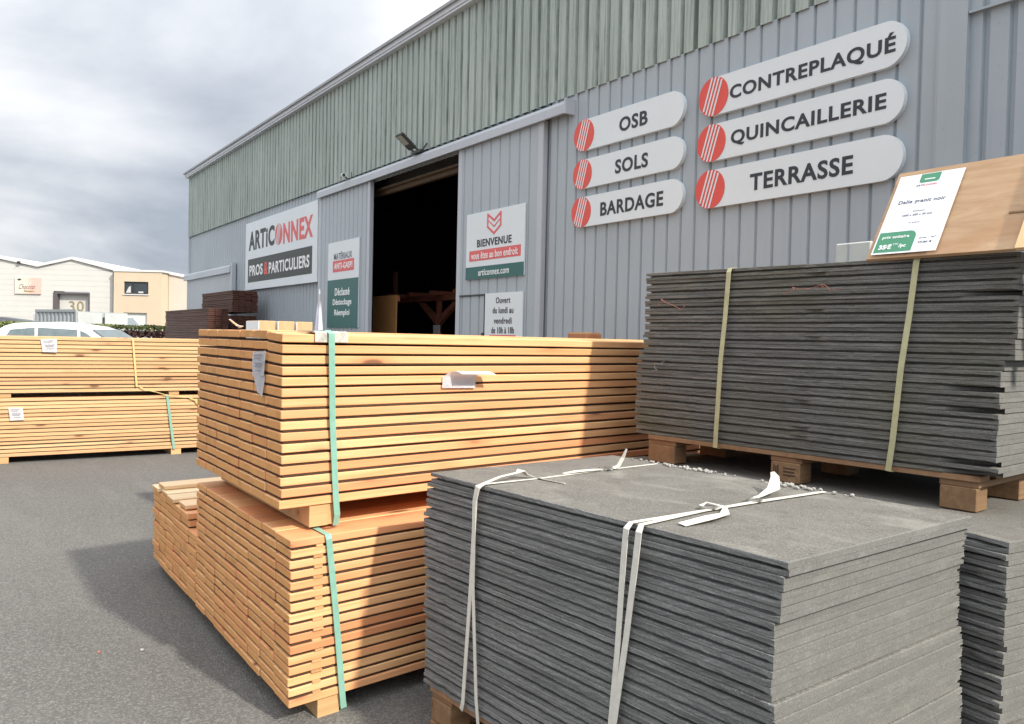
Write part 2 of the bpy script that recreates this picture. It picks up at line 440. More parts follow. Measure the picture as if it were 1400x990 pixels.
ZT = 5.66
WY = FY + .05     # wall sheet sits 5 cm behind the door leaves
bm = B()
cladding(bm, -23.49, DX0-1.4, lambda x: (0, 4.10), WY)
cladding(bm, DX0-1.4, DX1+.35, lambda x: (DZ, 4.10), WY)
cladding(bm, DX1+.35, -7.30, lambda x: (0, 4.10), WY, phase=-.018)
cladding(bm, -7.30, -3.03, lambda x: (0, 4.10), FY+.02, phase=-.018)
obj('wall_cladding', bm, MCL, wh)
bm = B(); cladding(bm, -2.88, 12.0, lambda x: (0, 3.70), FY+.03, .1625, .036, .026, phase=-2.766)
obj('wall_cladding', bm, MCL, wh)
bm = B(); cladding(bm, -2.88, 12.0, lambda x: (3.69, ZT), FY+.018, .1625, .036, .026, phase=-2.766)
obj('upper_cladding', bm, MCL, wh)
bm = B(); cladding(bm, -23.49, -3.03, lambda x: (4.09, ZT), FY+.004, .1667, .042, .05, phase=-.047)
obj('upper_cladding', bm, MMO, wh)
# side, back, roof, inner shell
bm = B()
box(bm, W(-23.49), W(-23.43), .10, 16, 0, ZT); box(bm, W(11.94), W(12.0), .10, 16, 0, ZT); box(bm, W(-23.49), W(12), 16, 16.06, 0, ZT)
obj('side_wall', bm, MCL, wh)
bm = B(); prism(bm, [(-.12, ZT+.09), (8, ZT+1.3), (16.2, ZT+.09), (16.2, ZT+.13), (8, ZT+1.36), (-.12, ZT+.13)], 'x', W(-23.6), W(12.1))
obj('roof', bm, ROOFM, wh)
bm = B(); box(bm, W(-23.56), W(12.06), -.075, .10, ZT-.005, ZT+.088); box(bm, W(-23.56), W(12.06), -.088, -.076, ZT+.03, ZT+.10)
obj('fascia', bm, MFA, wh)
bm = B(); box(bm, W(-23.53), W(-23.42), .012, .09, 0, ZT-.008); obj('corner_trim', bm, MTR, wh)
bm = B(); box(bm, W(-3.045), W(-2.865), -.008, .085, 0, ZT-.008); box(bm, W(-3.065), W(-3.048), .0, .085, 0, ZT-.008)
obj('joint_trim', bm, MCL2, wh)
bm = B(); box(bm, W(-2.86), W(12), -.005, .03, 3.675, 3.69); obj('flashing', bm, MCL, wh)
# inner shell of the shed (floor, back, sides, ceiling, inner face of the front wall)
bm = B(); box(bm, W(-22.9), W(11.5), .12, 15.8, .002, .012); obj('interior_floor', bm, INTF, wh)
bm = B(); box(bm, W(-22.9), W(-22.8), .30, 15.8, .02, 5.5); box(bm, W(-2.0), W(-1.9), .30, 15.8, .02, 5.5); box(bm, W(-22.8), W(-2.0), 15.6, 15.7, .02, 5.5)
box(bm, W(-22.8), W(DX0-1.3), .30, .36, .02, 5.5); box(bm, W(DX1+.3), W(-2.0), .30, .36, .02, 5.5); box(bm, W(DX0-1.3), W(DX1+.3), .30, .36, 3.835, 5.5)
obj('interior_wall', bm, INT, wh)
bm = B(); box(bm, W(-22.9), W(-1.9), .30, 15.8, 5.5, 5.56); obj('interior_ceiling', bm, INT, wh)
bm = B(); box(bm, W(DX0-.4), W(DX1+.4), .16, .29, 3.80, 3.835, .004); box(bm, W(DX0-.4), W(DX1+.4), .22, .29, 3.74, 3.80, .004)
obj('door_lintel', bm, plain('dark_lintel_wood', (.105, .07, .04), .8, .25, 5), wh)
# door track boxes
bm = B(); prism(bm, [(-.085, 3.90), (-.085, 3.99), (-.06, 4.03), (.035, 4.045), (.035, 4.03), (-.05, 3.985), (-.05, 3.90)], 'x', W(-13.9), W(-6.91))
box(bm, W(-6.93), W(-6.905), -.1, .03, 3.885, 4.04)
obj('door_track', bm, MTR, wh)
bm = B(); prism(bm, [(-.085, 2.93), (-.085, 3.06), (-.06, 3.10), (.035, 3.12), (.035, 3.10), (-.05, 3.05), (-.05, 2.93)], 'x', W(-23.55), W(-19.2))
box(bm, W(-19.21), W(-19.08), -.06, .03, 1.9, 3.14)
obj('door_track', bm, MTR, wh)
# sliding leaves
def leaf(x0, x1, z1, period, phase, ped=None):
    bm = B()
    if ped:
        cladding(bm, x0+.09, ped[0], lambda x: (.05, z1), FY-.03, period, .02, .018, phase)
        cladding(bm, ped[0], ped[1], lambda x: (ped[2], z1), FY-.03, period, .02, .018, phase)
        cladding(bm, ped[1], x1-.09, lambda x: (.05, z1), FY-.03, period, .02, .018, phase)
    else:
        cladding(bm, x0+.09, x1-.09, lambda x: (.05, z1), FY-.03, period, .02, .018, phase)
    d = obj('sliding_door', bm, MCL2, wh)
    bm = B(); box(bm, W(x0), W(x0+.092), -.036, .03, .05, z1-.002, .004); box(bm, W(x1-.092), W(x1), -.036, .03, .05, z1-.002, .004)
    obj('door_edge', bm, MTR, d)
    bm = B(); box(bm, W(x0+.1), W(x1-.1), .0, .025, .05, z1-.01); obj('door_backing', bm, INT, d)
    return d
d1 = leaf(-13.9, DX0, 3.92, .1667, -12.6)
d2 = leaf(DX1, -7.37, 3.92, .2, -8.226, (-9.075, -8.48, 2.09))
bm = B(); cladding(bm, -9.07, -8.485, lambda x: (.06, 2.075), FY-.026, .2, .024, .02, -8.226)
pd = obj('pedestrian_door', bm, MCL2, d2)
bm = B(); box(bm, W(-9.075), W(-8.478), -.04, -.026, 2.078, 2.095); box(bm, W(-8.49), W(-8.478), -.04, -.026, .06, 2.076); obj('door_frame', bm, DARK, d2)
bm = B(); box(bm, W(-8.545), W(-8.505), -.06, -.028, 1.02, 1.2, .004); tube(bm, (W(-8.53), -.075, 1.12), (W(-8.65), -.075, 1.12), .011); tube(bm, (W(-8.53), -.08, 1.12), (W(-8.53), -.03, 1.12), .011)
obj('handle', bm, DARK, d2)
bm = B(); box(bm, W(-8.50), W(-8.455), -.07, -.04, 1.58, 1.635, .006); obj('lock_box', bm, DARK, d2)
for (a, b) in ((-23.4, -21.3), (-21.29, -19.22)):
    bm = B(); box(bm, W(a), W(b), -.03, .02, .05, 2.94, .004); obj('sliding_door', bm, plain('smooth_door_panel', (.37, .40, .43), .5, .06, 1), wh)

# things inside the doorway
t_ = thing('wood_panel', 'orange brown oriented strand board panel standing inside the dark doorway', 'panel', (-12.52, 5.93, 0))
obj('board', bx(-.46, .41, -.01, .012, .012, 2.23), OSBM, t_); obj('frame', bx(-.46, .41, .014, .06, 2.13, 2.22), REDW, t_)
obj('foot', bx(-.44, .4, .06, .5, .013, .06), REDW, t_)
t_ = thing('framework', 'red brown timber framework with braced post inside the dark doorway', 'framework', (-13.5, 7.5, 0))  # braced timber frame of posts, beams and rafters
obj('post', bx(-1.93, -1.85, -.04, .04, .013, 2.88, .004), REDW, t_)
obj('post', bx(-.10, -.02, -.04, .04, .013, 2.24, .004), REDW, t_)
obj('post', bx(1.92, 2.0, -.04, .04, .013, 2.24, .004), REDW, t_)
obj('beam', bx(-1.82, 2.1, -.045, .045, 2.245, 2.34, .004), REDW, t_)
obj('beam', bx(-1.82, 2.1, 2.0, 2.09, 2.245, 2.34, .004), REDW, t_)
for s in (-1, 1):
    bm = B(); prism(bm, [(-.06+s*.05, 1.80), (-.06+s*.05, 1.95), (-.06+s*.60, 2.222), (-.06+s*.75, 2.222)], 'y', -.04, .04); obj('brace', bm, REDW, t_)
for k in range(5): obj('rafter', bx(-1.6+k*.85, -1.52+k*.85, -.3, 2.3, 2.343, 2.41), REDW, t_)
tag(obj('notice', bx(-.13, .13, -.003, .0, -.19, .0), PAPER, None, (-13.53, 7.44, 1.80)), 'small white notice fixed to the braced post inside the doorway', 'notice')

# ------------------------------------------------------------------ signs on the facade
def sign(label, x0, x1, z0, z1, cat='sign', name='wall_sign', group=None, y=FY-.035, back=.07, mat=WHITE):
    s = thing(name, label, cat, ((x0+x1)/2, y, (z0+z1)/2), 0, group)
    s['_w'] = x1-x0
    hw, hh = (x1-x0)/2, (z1-z0)/2
    obj('panel', bx(-hw, hw, -.006, back, -hh, hh, .002), mat, s)
    return s, (x0+x1)/2, (z0+z1)/2
def patch(s, name, x0, x1, z0, z1, mat, y0=-.0085, y1=-.0061):
    return obj(name, bx(x0, x1, y0, y1, z0, z1), mat, s)

YF = -.0062
# big company sign
s, cx, cz = sign('large white sign left of the open door with black and red company name', -18.12, -13.95, 2.485, 3.895)
letters(s, 'ARTiC', -17.06-cx, 3.50-cz, 1.66, .40, BLACK, YF, .035)
lt = obj('lettering', bx(0, .001, 0, .001, 0, .001), REDL, s); bpy.data.objects.remove(lt)
# red ball-shaped O with white seams
def ball(parent, x, z, rx, rz, y, red=RED, stripes=4):
    bm = B(); n = 40
    prism(bm, [(x+rx*math.cos(2*PI*k/n), z+rz*math.sin(2*PI*k/n)) for k in range(n)], 'y', y-.004, y)
    o = obj('emblem', bm, red, parent)
    bm = B()
    for k in range(stripes):
        c = (k-(stripes-1)/2)*.24*rx - .05*rx
        hgt = .97; lean = .34
        def xx(zz): return c + lean*zz*rx
        w_ = .05*rx
        zt = math.sqrt(max(0, 1-((c/rx)+lean*.93)**2))*.98; zb = -math.sqrt(max(0, 1-((c/rx)-lean*.93)**2))*.98
        prism(bm, [(x+xx(zb)-w_, z+zb*rz), (x+xx(zb)+w_, z+zb*rz), (x+xx(zt)+w_, z+zt*rz), (x+xx(zt)-w_, z+zt*rz)], 'y', y-.0075, y-.0042)
    obj('stripe', bm, WHITE, parent)
ball(s, -15.98-cx, 3.49-cz, .21, .205, YF, REDL)
letters(s, 'NNEX', -14.94-cx, 3.475-cz, 1.56, .39, REDL, YF, .035)
patch(s, 'text_band', -17.93-cx, -14.18-cx, 2.64-cz, 3.125-cz, BLKG)
letters(s, 'PROS', -17.37-cx, 2.88-cz, .88, .225, LETW, -.0087, .025)
letters(s, '&', -16.72-cx, 2.88-cz, .27, .26, RED, -.0087, .03)
letters(s, 'PARTICULIERS', -15.42-cx, 2.87-cz, 2.24, .225, LETW, -.0087, .025)
# materials sign
s, cx, cz = sign('tall white and dark green sign on the left sliding door leaf', -13.41, -12.15, 1.695, 3.09, y=FY-.045, back=.012)
letters(s, 'MATÉRIAUX', -12.78-cx, 2.865-cz, .74, .13, plain('sign_grey', (.16, .17, .19), .5), YF, .02)
patch(s, 'text_band', -13.19-cx, -12.33-cx, 2.60-cz, 2.785-cz, REDL)
letters(s, 'ANTI-GASPI', -12.76-cx, 2.692-cz, .74, .10, LETW, -.0087, .02)
patch(s, 'lower_band', -13.41-cx, -12.15-cx, 1.695-cz, 2.475-cz, GREEN)
for tx, z, w_ in (('Déclassé', 2.275, .60), ('Déstockage', 2.095, .76), ('Réemploi', 1.925, .62)):
    letters(s, tx, -12.78-cx, z-cz, w_, .125, LETW, -.0087, .02)
# welcome sign
s, cx, cz = sign('white welcome sign reading BIENVENUE on the right sliding door leaf', -8.91, -7.66, 2.275, 3.07, y=FY-.045, back=.012)
bm = B()
def poly_ring(bm, pts, wd):
    for a, b in zip(pts, pts[1:]+pts[:1]):
        a = Vector((a[0], 0, a[1])); b = Vector((b[0], 0, b[1])); d = (b-a).normalized(); nn = Vector((-d.z, 0, d.x))*wd/2; e = d*wd*.4
        q = [a-e+nn, b+e+nn, b+e-nn, a-e-nn]
        prism(bm, [(p.x, p.z) for p in q], 'y', YF-.003-random.uniform(0, .0015), YF)
poly_ring(bm, [(-8.425-cx, 3.025-cz), (-8.285-cx, 2.945-cz), (-8.145-cx, 3.025-cz), (-8.145-cx, 2.88-cz), (-8.285-cx, 2.795-cz), (-8.425-cx, 2.88-cz)], .026)
poly_ring(bm, [(-8.40-cx, 2.945-cz), (-8.285-cx, 2.875-cz), (-8.17-cx, 2.945-cz), (-8.285-cx, 2.872-cz)], .012)
obj('emblem', bm, REDL, s)
letters(s, 'BIENVENUE', -8.285-cx, 2.70-cz, .74, .09, BLACK, YF, .025)
patch(s, 'text_band', -8.83-cx, -7.725-cx, 2.495-cz, 2.62-cz, REDL)
letters(s, 'vous êtes au bon endroit', -8.28-cx, 2.557-cz, 1.0, .085, LETW, -.0087, .01)
patch(s, 'lower_band', -8.91-cx, -7.66-cx, 2.275-cz, 2.425-cz, GREEN)
letters(s, 'articonnex.com', -8.28-cx, 2.35-cz, .66, .075, LETW, -.0087, .01)
# opening hours
s, cx, cz = sign('white opening hours sign below the welcome sign', -8.45, -7.67, 1.35, 2.095, y=FY-.045, back=.012)
for tx, z, w_, h_ in (('Ouvert', 2.01, .30, .07), ('du lundi au', 1.895, .43, .072), ('vendredi', 1.775, .37, .072), ('de 10h à 18h', 1.665, .47, .075)):
    letters(s, tx, -8.06-cx, z-cz, w_, h_, BLACK, YF, .012)
patch(s, 'text_band', -8.34-cx, -7.79-cx, 1.50-cz, 1.61-cz, REDL)
# pill signs
def pill(txt, x0, x1, z0, z1, tx0, tx1, th, label, group=None):
    r = (z1-z0)/2; hw = (x1-x0)/2
    s = thing('product_sign', label, 'sign', ((x0+x1)/2, FY-.012, (z0+z1)/2), 0, 'pill shaped product signs on the facade')
    cx, cz = (x0+x1)/2, (z0+z1)/2
    pts = [(-hw+r+r*math.cos(a), r*math.sin(a)) for a in [PI/2+PI*k/20 for k in range(21)]] + [(hw-r+r*math.cos(a), r*math.sin(a)) for a in [-PI/2+PI*k/20 for k in range(21)]]
    bm = B(); prism(bm, pts, 'y', -.008, .031); obj('panel', bm, WHITE, s)
    ball(s, -hw+r*1.02, 0, r*1.03, r*1.03, -.0082, RED)
    letters(s, txt, (tx0+tx1)/2-cx, -.005, tx1-tx0, th, BLACK, -.0084, .026)
pill('OSB', -6.85, -5.31, 3.475, 3.785, -6.155, -5.765, .135, 'small pill sign reading OSB, top of the left column')
pill('SOLS', -6.85, -5.30, 3.095, 3.385, -6.20, -5.745, .135, 'small pill sign reading SOLS, middle of the left column')
pill('BARDAGE', -6.86, -5.295, 2.71, 3.01, -6.405, -5.535, .135, 'small pill sign reading BARDAGE, bottom of the left column')
pill('CONTREPLAQUÉ', -5.13, -3.26, 3.47, 3.785, -4.79, -3.34, .155, 'long pill sign reading CONTREPLAQUÉ, top of the right column')
pill('QUINCAILLERIE', -5.135, -3.265, 3.09, 3.395, -4.765, -3.395, .13, 'long pill sign reading QUINCAILLERIE, middle of the right column')
pill('TERRASSE', -5.14, -3.26, 2.70, 3.015, -4.555, -3.635, .135, 'long pill sign reading TERRASSE, bottom of the right column')

# flood lamp and camera over the door
t_ = thing('flood_lamp', 'dark flat floodlight on a bracket above the open door', 'flood lamp', (-10.26, FY-.03, 4.045))
Mh = Matrix.Translation((.0, -.20, .145)) @ Matrix.Rotation(R_(142), 4, 'X') @ Matrix.Scale(.70, 4)
bm = B(); box(bm, -.13, .13, -.20, .19, -.03, .03, .008, M=Mh)
for k in range(7): box(bm, -.11, .11, -.17+k*.05, -.16+k*.05, -.05, -.0305, 0, M=Mh)
obj('housing', bm, DARK, t_)
obj('lens', box(B(), -.095, .095, -.06, .165, .0305, .034, 0, M=Mh), plain('lamp_lens', (.40, .43, .36), .2), t_)
bm = B()
for s_ in (-.1, .1):
    p = Mh @ Vector((s_, -.16, .0)); tube(bm, p, (s_*.6, -.02, .03), .012, 8)
box(bm, -.09, .16, -.07, .02, .0, .035, .004); tube(bm, (.14, -.02, .03), (.2, .02, .12), .01, 8)
obj('bracket', bm, DARK, t_)
t_ = thing('security_camera', 'tiny white security camera on the left end of the door track', 'security camera', (-12.62, FY-.06, 4.05))
bm = B(); tube(bm, (-.05, -.06, .06), (.08, -.1, .04), .035, 12); obj('body', bm, LETW, t_)
bm = B(); tube(bm, (.081, -.1003, .0398), (.09, -.103, .0385), .025, 12); obj('lens', bm, BLACK, t_)
bm = B(); tube(bm, (0, .0, .0), (0, -.07, .05), .012, 8); tube(bm, (.1, .02, .02), (.1, .02, .1), .006, 6); obj('bracket', bm, DARK, t_)

# ------------------------------------------------------------------ lumber bundles
def board_mesh(L, w, th, mats, bev=.003, name='board', shear=0.0):
    bm = box(B(), -w/2, w/2, 0, L, 0, th, bev)
    bm.normal_update()
    for f in bm.faces:
        if abs(f.normal.y) > .9: f.material_index = 1
    for v in bm.verts: v.co.y -= math.tan(shear)*v.co.x
    me = bpy.data.meshes.new(name); bm.to_mesh(me); bm.free()
    for m in mats: me.materials.append(m)
    return me

def lumber(label, cat, loc, rotz, cols, layers, w, pitch, th, L, mats, skew=0.0, indiv=90, jit=.008, heights=None,
           name='lumber_bundle', group=None, droop=0, slip=None, lensd=.02, gap_shade=.010):
    """boards run along local +y; column 0 is at x=0 going to -x"""
    root = thing(name, label, cat, loc, rotz, group)
    variants = [board_mesh(L + rnd(-lensd, lensd), w-.004 - rnd(0, .004), th, mats, shear=skew) for _ in range(6)]
    order = []
    for c in range(cols):
        hl = heights[c] if heights else layers
        for k in range(hl): order.append((c, k))
    # the boards that show largest: near columns and the top layer first
    order.sort(key=lambda a: (a[0] if a[1] < layers-2 else min(a[0], 1)))
    rest = B(); nrest = 0
    shift_l = [rnd(-jit*1.2, jit*1.2) for _ in range(layers)]
    for i, (c, k) in enumerate(order):
        x = -(c+.5)*w + rnd(-.002, .002) + (shift_l[k] if c == 0 else shift_l[k]*.6)
        y = math.tan(skew)*(c+.5)*w + rnd(-jit, jit)
        if slip and random.random() < slip: y += rnd(-.035, .02)
        z = k*pitch + rnd(-.0006, .0006); ry = rnd(-.004, .004)
        if droop and c == 0 and k >= layers-7:
            a = droop*(k-(layers-8))/7; ry = a; z -= math.sin(a)*w*.5
        elif droop and c > 0 and k >= layers-4: z += .0013*(k-(layers-5))
        me = variants[random.randrange(6)]
        if i < indiv:
            o = obj('board', me, mats, root, (x, y, z), (rnd(-.0006, .0006), ry, rnd(-.0012, .0012)))
        else:
            tmp = bmesh.new(); tmp.from_mesh(me); bmesh.ops.transform(tmp, matrix=Matrix.Translation((x, y, z)), verts=tmp.verts)
            m2 = bpy.data.meshes.new('tmp'); tmp.to_mesh(m2); tmp.free(); rest.from_mesh(m2); bpy.data.meshes.remove(m2); nrest += 1
    if gap_shade:  # dark recessed fill added between layers so the gaps look shaded
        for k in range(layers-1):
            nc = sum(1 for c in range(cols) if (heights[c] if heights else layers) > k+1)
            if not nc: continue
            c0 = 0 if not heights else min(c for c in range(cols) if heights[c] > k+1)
            bm = box(B(), -(cols*w)+.01, -c0*w-gap_shade, gap_shade, L-.03, k*pitch+th+.0012, (k+1)*pitch-.0012)
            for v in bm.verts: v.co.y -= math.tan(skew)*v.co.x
            obj('gap_shade', bm, MGAP, root)
    if nrest:
        o = obj('board', rest, mats, root); o['kind'] = 'stuff'
    else: rest.free()
    return root

def bearer(root, y, x0, x1, z0, z1, w=.10, skew=0.0, mat=MBEAR):
    bm = B(); ks = math.tan(skew)
    pts = [(x1, y-w/2 - ks*x1), (x1, y+w/2 - ks*x1), (x0, y+w/2 - ks*x0), (x0, y-w/2 - ks*x0)]
    prism(bm, pts, 'z', z0, z1); return obj('bearer', bm, mat, root)

def paper_tag(root, corners, mat=PAPER, bulge=.004, marks=True, nrm=(1, 0, 0)):
    """a creased paper label; corners tl,tr,br,bl"""
    bm = B(); n = 6; tl, tr, br, bl = [Vector(c) for c in corners]; N = Vector(nrm); g_ = []
    for j in range(n+1):
        row = []
        for i in range(n+1):
            a, b = i/n, j/n
            p = (tl*(1-a)+tr*a)*(1-b) + (bl*(1-a)+br*a)*b
            row.append(bm.verts.new(p + N*(.003 + bulge*(math.sin(a*5+b*3)+1)*.5)))
        g_.append(row)
    fs = []
    for j in range(n):
        for i in range(n): fs.append(bm.faces.new((g_[j][i], g_[j+1][i], g_[j+1][i+1], g_[j][i+1])))
    bmesh.ops.solidify(bm, geom=fs, thickness=.0008)
    o = obj('paper_tag', bm, mat, root)
    if marks:
        bm = B()
        W_ = (tr-tl); D_ = (bl-tl)
        for (a0, a1, b0, b1) in ((.15, .75, .12, .17), (.15, .6, .24, .28), (.2, .8, .45, .5), (.2, .7, .56, .60), (.3, .75, .74, .77)):
            q = [tl+W_*a0+D_*b0, tl+W_*a1+D_*b0, tl+W_*a1+D_*b1, tl+W_*a0+D_*b1]
            bm.faces.new([bm.verts.new(p+N*(.0045+bulge*1.05)) for p in q])
        obj('print_mark', bm, plain('tag_print', (.25, .27, .33), .8), o)
    return o

# lower front bundle (stickers between layers near the strap)
TH = .034
SK1 = R_(8.5)
lowb = lumber('lower front bundle of orange pine boards carrying a second strapped bundle', 'lumber bundle', (-3.197, 1.13, .075), SK1, 8, 16, .185, .0425, .0315, 3.2,
              (MW, ME), SK1, 90, .0035)
for y in (.18, 1.5, 2.8): bearer(lowb, y, -1.45, -.005, -.075, -.002, .10, SK1)
for k in range(15):
    obj('sticker', box(B(), -.0098, -.001, .105+rnd(-.008, .008), .145+rnd(-.006, .006), k*.0425+.0318, k*.0425+.0422), MBEAR, lowb)
bm = B()
ribbon(bm, [(-1.45, .16+.217, .674), (-.02, .160, .674), (.001, .160, .673), (.009, .162, .655), (.009, .2, .35), (.009, .238, -.01), (.007, .246, -.06), (-.012, .246, -.079)], .027, .002, (0, 1, 0))
obj('strap', bm, STG, lowb)

SK2 = R_(8.6)
upb = lumber('upper strapped bundle of orange pine boards with white end tag', 'lumber bundle', (-3.305, 1.12, .847), SK2, 7, 16, .1935, .0456, .0345, 3.6,
             (MW, ME), SK2, 96, .0035, droop=.05)
bearer(upb, .175, -1.33, -.004, -.089, -.003, .085, SK2); bearer(upb, .245, -1.33, -.012, -.089, -.004, .05, SK2)
for y in (1.6, 2.9): bearer(upb, y, -1.33, -.01, -.089, -.003, .10, SK2)
bm = B()
ribbon(bm, [(-1.3, .20+.197, .7235), (-.1, .212, .7255), (-.012, .208, .7275), (.0215, .208, .715), (.0125, .225, .35), (.0115, .248, .02), (.0105, .256, -.05), (-.004, .258, -.096)], .028, .002, (0, 1, 0))
obj('strap', bm, STG, upb)
bm = B(); Mx = Matrix.Translation((-.012, .215, .70))
prism(bm, [(-.13, .020), (-.13, .0245), (.003, .0245), (.0195, .018), (.0195, -.022), (.0150, -.022), (.0150, .014), (.0, .0205)], 'y', -.075, .08)
for v in bm.verts: v.co = Mx @ v.co
bmesh.ops.translate(bm, verts=bm.verts, vec=(.001, 0, 0))
obj('corner_guard', bm, plain('worn_grey_card', (.47, .45, .40), .85, .35, 28, bump=.3), upb)
paper_tag(upb, [(-.365, -.012+.065, .628), (-.185, -.012+.034, .636), (-.20, .028, .53), (-.355, .05, .52)][:4], PAPER, .006, True, (0, -1, 0))
tg = paper_tag(upb, [(-.352, .052, .522), (-.202, .029, .532), (-.215, .027, .44), (-.29, .04, .455)], PAPER, .004, False, (0, -1, 0))
# curled paper label on the long side
bm = B()
pr = [(.012, -.055), (.013, -.03), (.016, .0), (.03, .022), (.055, .026), (.085, .012)]
n = len(pr); rows = []
for i, (x, z) in enumerate(pr):
    rows.append([bm.verts.new((x, .80 + (.012*i if i > 2 else 0), .53+z)), bm.verts.new((x, 1.0 + (.014*i if i > 2 else 0), .53+z-.004))])
fs = [bm.faces.new((a[0], a[1], b[1], b[0])) for a, b in zip(rows[:-1], rows[1:])]
bmesh.ops.solidify(bm, geom=fs, thickness=.0009)
obj('curled_label', bm, PAPER, upb)
# frayed strap tail lying on the far end of the top
tag(obj('strap_tail', ribbon(B(), [(0, 0, 0), (.08, .02, .010), (.16, .0, .012), (.24, .02, .006), (.32, .0, .02), (.38, -.02, .04)], [.012, .016, .018, .014, .012, .008], .002, (0, 1, 0)), LETW, None, (-4.75, 1.36, 1.585), (0, 0, -.35)),
    'white strap tail lying on the back of the upper pine bundle', 'strap')

# second lower bundle (left), lower and ragged on top
SK3 = R_(7)
lb2 = lumber('low ragged pine bundle at the far left end of the front stack', 'lumber bundle', (-4.705, 1.135, .075), SK3, 6, 12, .190, .0425, .0345, 3.0,
             (MW, ME), SK3, 80, .006, heights=[9, 11, 11, 11, 11, 11])
for y in (.2, 1.5, 2.7): bearer(lb2, y, -1.08, -.02, -.075, -.002, .10, SK3)
# loose boards lying on it
MW3 = wood('bleached_pine_wood', (.90, .74, .50), (.78, .58, .34), (.80, .56, .34), knots=False)
vm = [board_mesh(2.6, .165, .024, (MW3, ME2), shear=SK3) for _ in range(2)]
for i, (x, y, z, rz, lab) in enumerate(((-.985, -.02, .4655, .004, 'loose board on the ragged pine bundle, outermost on the left'), (-.78, -.005, .4655, .002, 'loose board on the ragged pine bundle, second from the left'),
                                   (-.58, -.015, .4655, -.002, 'loose board on the ragged pine bundle, third from the left'), (-.36, .005, .4655, .003, 'loose board on the ragged pine bundle, fourth from the left'),
                                   (-.89, .0, .4925, -.006, 'topmost loose board lying across the ragged pine bundle'))):
    p = Matrix.Translation((-4.705, 1.135, .075)) @ Matrix.Rotation(SK3, 4, 'Z') @ Vector((x, y + .12*abs(x), z + .002))
    tag(obj('loose_board', vm[i % 2], (MW3, ME2), None, p, (0, 0, SK3 + rz)), lab, 'board', 'loose boards on the ragged bundle')

# far left bundles
FB = (MW2, ME2)
f1 = lumber('far left lower pale pine bundle with green strap, resting on bearers on the asphalt', 'lumber bundle', (-11.2, -1.6, .075), R_(.9), 6, 15, .18, .0457, .0365, 4.75, FB, 0, 75, .012, lensd=.03)
f2 = lumber('far left upper pale pine bundle with tan strap, stacked on another bundle', 'lumber bundle', (-11.2, -1.58, .81), R_(.9), 6, 14, .18, .0475, .0385, 4.72, FB, 0, 75, .012, lensd=.03)
for y in (.35, 2.15, 4.05): bearer(f1, y, -1.06, .0, -.075, -.002, .12)
for y in (.55, 2.15, 4.0): bearer(f2, y, -1.06, -.02, -.051, -.002, .12)
def fstrap(root, y0, y1, zt, zb, mat, w=.03):
    bm = B(); ribbon(bm, [(-1.08, y0, zt), (-.03, y0, zt), (.022, y0, zt-.02), (.022, y1, zb)], w, .002, (0, 1, 0)); obj('strap', bm, mat, root)
fstrap(f1, 3.93, 4.02, .69, -.002, STG); fstrap(f1, .45, .5, .69, -.002, STG)
fstrap(f2, 3.5, 3.55, .66, .06, STB, .022); fstrap(f2, .5, .5, .66, -.002, STB, .035)
paper_tag(f1, [(.018, 2.2, .575), (.018, 2.345, .57), (.018, 2.36, .425), (.018, 2.22, .42)], PAPER, .004)
paper_tag(f2, [(.018, 2.50, .63), (.018, 2.67, .635), (.018, 2.67, .475), (.018, 2.52, .48)], PAPER, .004)
# a bent scrap of tan strap hanging between the bundles
bm = B(); ribbon(bm, [(.026, 3.58, .06), (.03, 3.66, .02), (.04, 3.78, -.01), (.03, 3.9, -.05), (.035, 4.15, -.075), (.03, 4.25, -.12), (.032, 4.3, -.19), (.03, 4.4, -.24), (.032, 4.36, -.29)], [.012, .01, .009, .009, .012, .02, .012, .02, .012], .002, (0, .3, 1)); obj('strap_scrap', bm, STB, f2)

# dark stained decking bundles near the facade
DBM = (MBR, MBE)
def decking(label, loc, rotz, cols, layers, L, group, w=.125, pitch=.036):
    return lumber(label, 'decking bundle', loc, rotz, cols, layers, w, pitch, .031, L, DBM, 0, 60, .01, name='decking_bundle', group=group)
gD = 'dark brown decking bundles beside the facade'
# boards run towards -x : rotate local +y to -x
decking('dark brown decking bundle behind the pale pine, lower left pack', (-16.2, 4.44, .10), PI/2, 3, 25, 3.7, gD)
decking('dark brown decking bundle behind the pale pine, upper left pack', (-16.2, 4.44, 1.06), PI/2, 3, 27, 3.7, gD)
decking('dark brown decking bundle against the facade, bottom pack', (-16.7, 5.13, .10), PI/2, 4, 22, 2.6, gD)
decking('dark brown decking bundle against the facade, middle pack', (-16.75, 5.13, .95), PI/2, 4, 27, 2.5, gD)
decking('dark brown decking bundle against the facade, topmost pack', (-16.7, 5.14, 1.98), PI/2, 4, 12, 2.35, gD)

# bundle with cardboard boxes, mostly behind the pine
lumber('pale pine bundle hidden behind the tall orange stack, carrying three cartons', 'lumber bundle', (-6.15, 1.9, .075), 0, 5, 27, .18, .0455, .036, 3.2, FB, 0, 70, .008)
for i, lab in enumerate(('cardboard carton with white end, left of three behind the pine', 'cardboard carton with white end, middle of three behind the pine', 'cardboard carton with white end, right of three behind the pine')):
    c = thing('cardboard_box', lab, 'box', (-6.42, 2.02+i*.147, 1.302), 0, 'cardboard cartons behind the pine stack')
    obj('carton', bx(-.22, .1, -.062, .062, 0, .355, .003), CARDB, c)
    obj('end_label', bx(-.22, .101, -.0665, -.0625, .03, .352), LETW, c)
# upright post
tp = thing('timber_post', 'square red brown post end showing above the right of the pine stack', 'post', (-5.30, 4.25, 0))
obj('post', bx(-.12, .12, -.06, .1, 0, 1.62, .006), CARDR, tp); obj('post_cap', bx(-.11, .11, -.05, .09, 1.6205, 1.628), CARDB, tp)
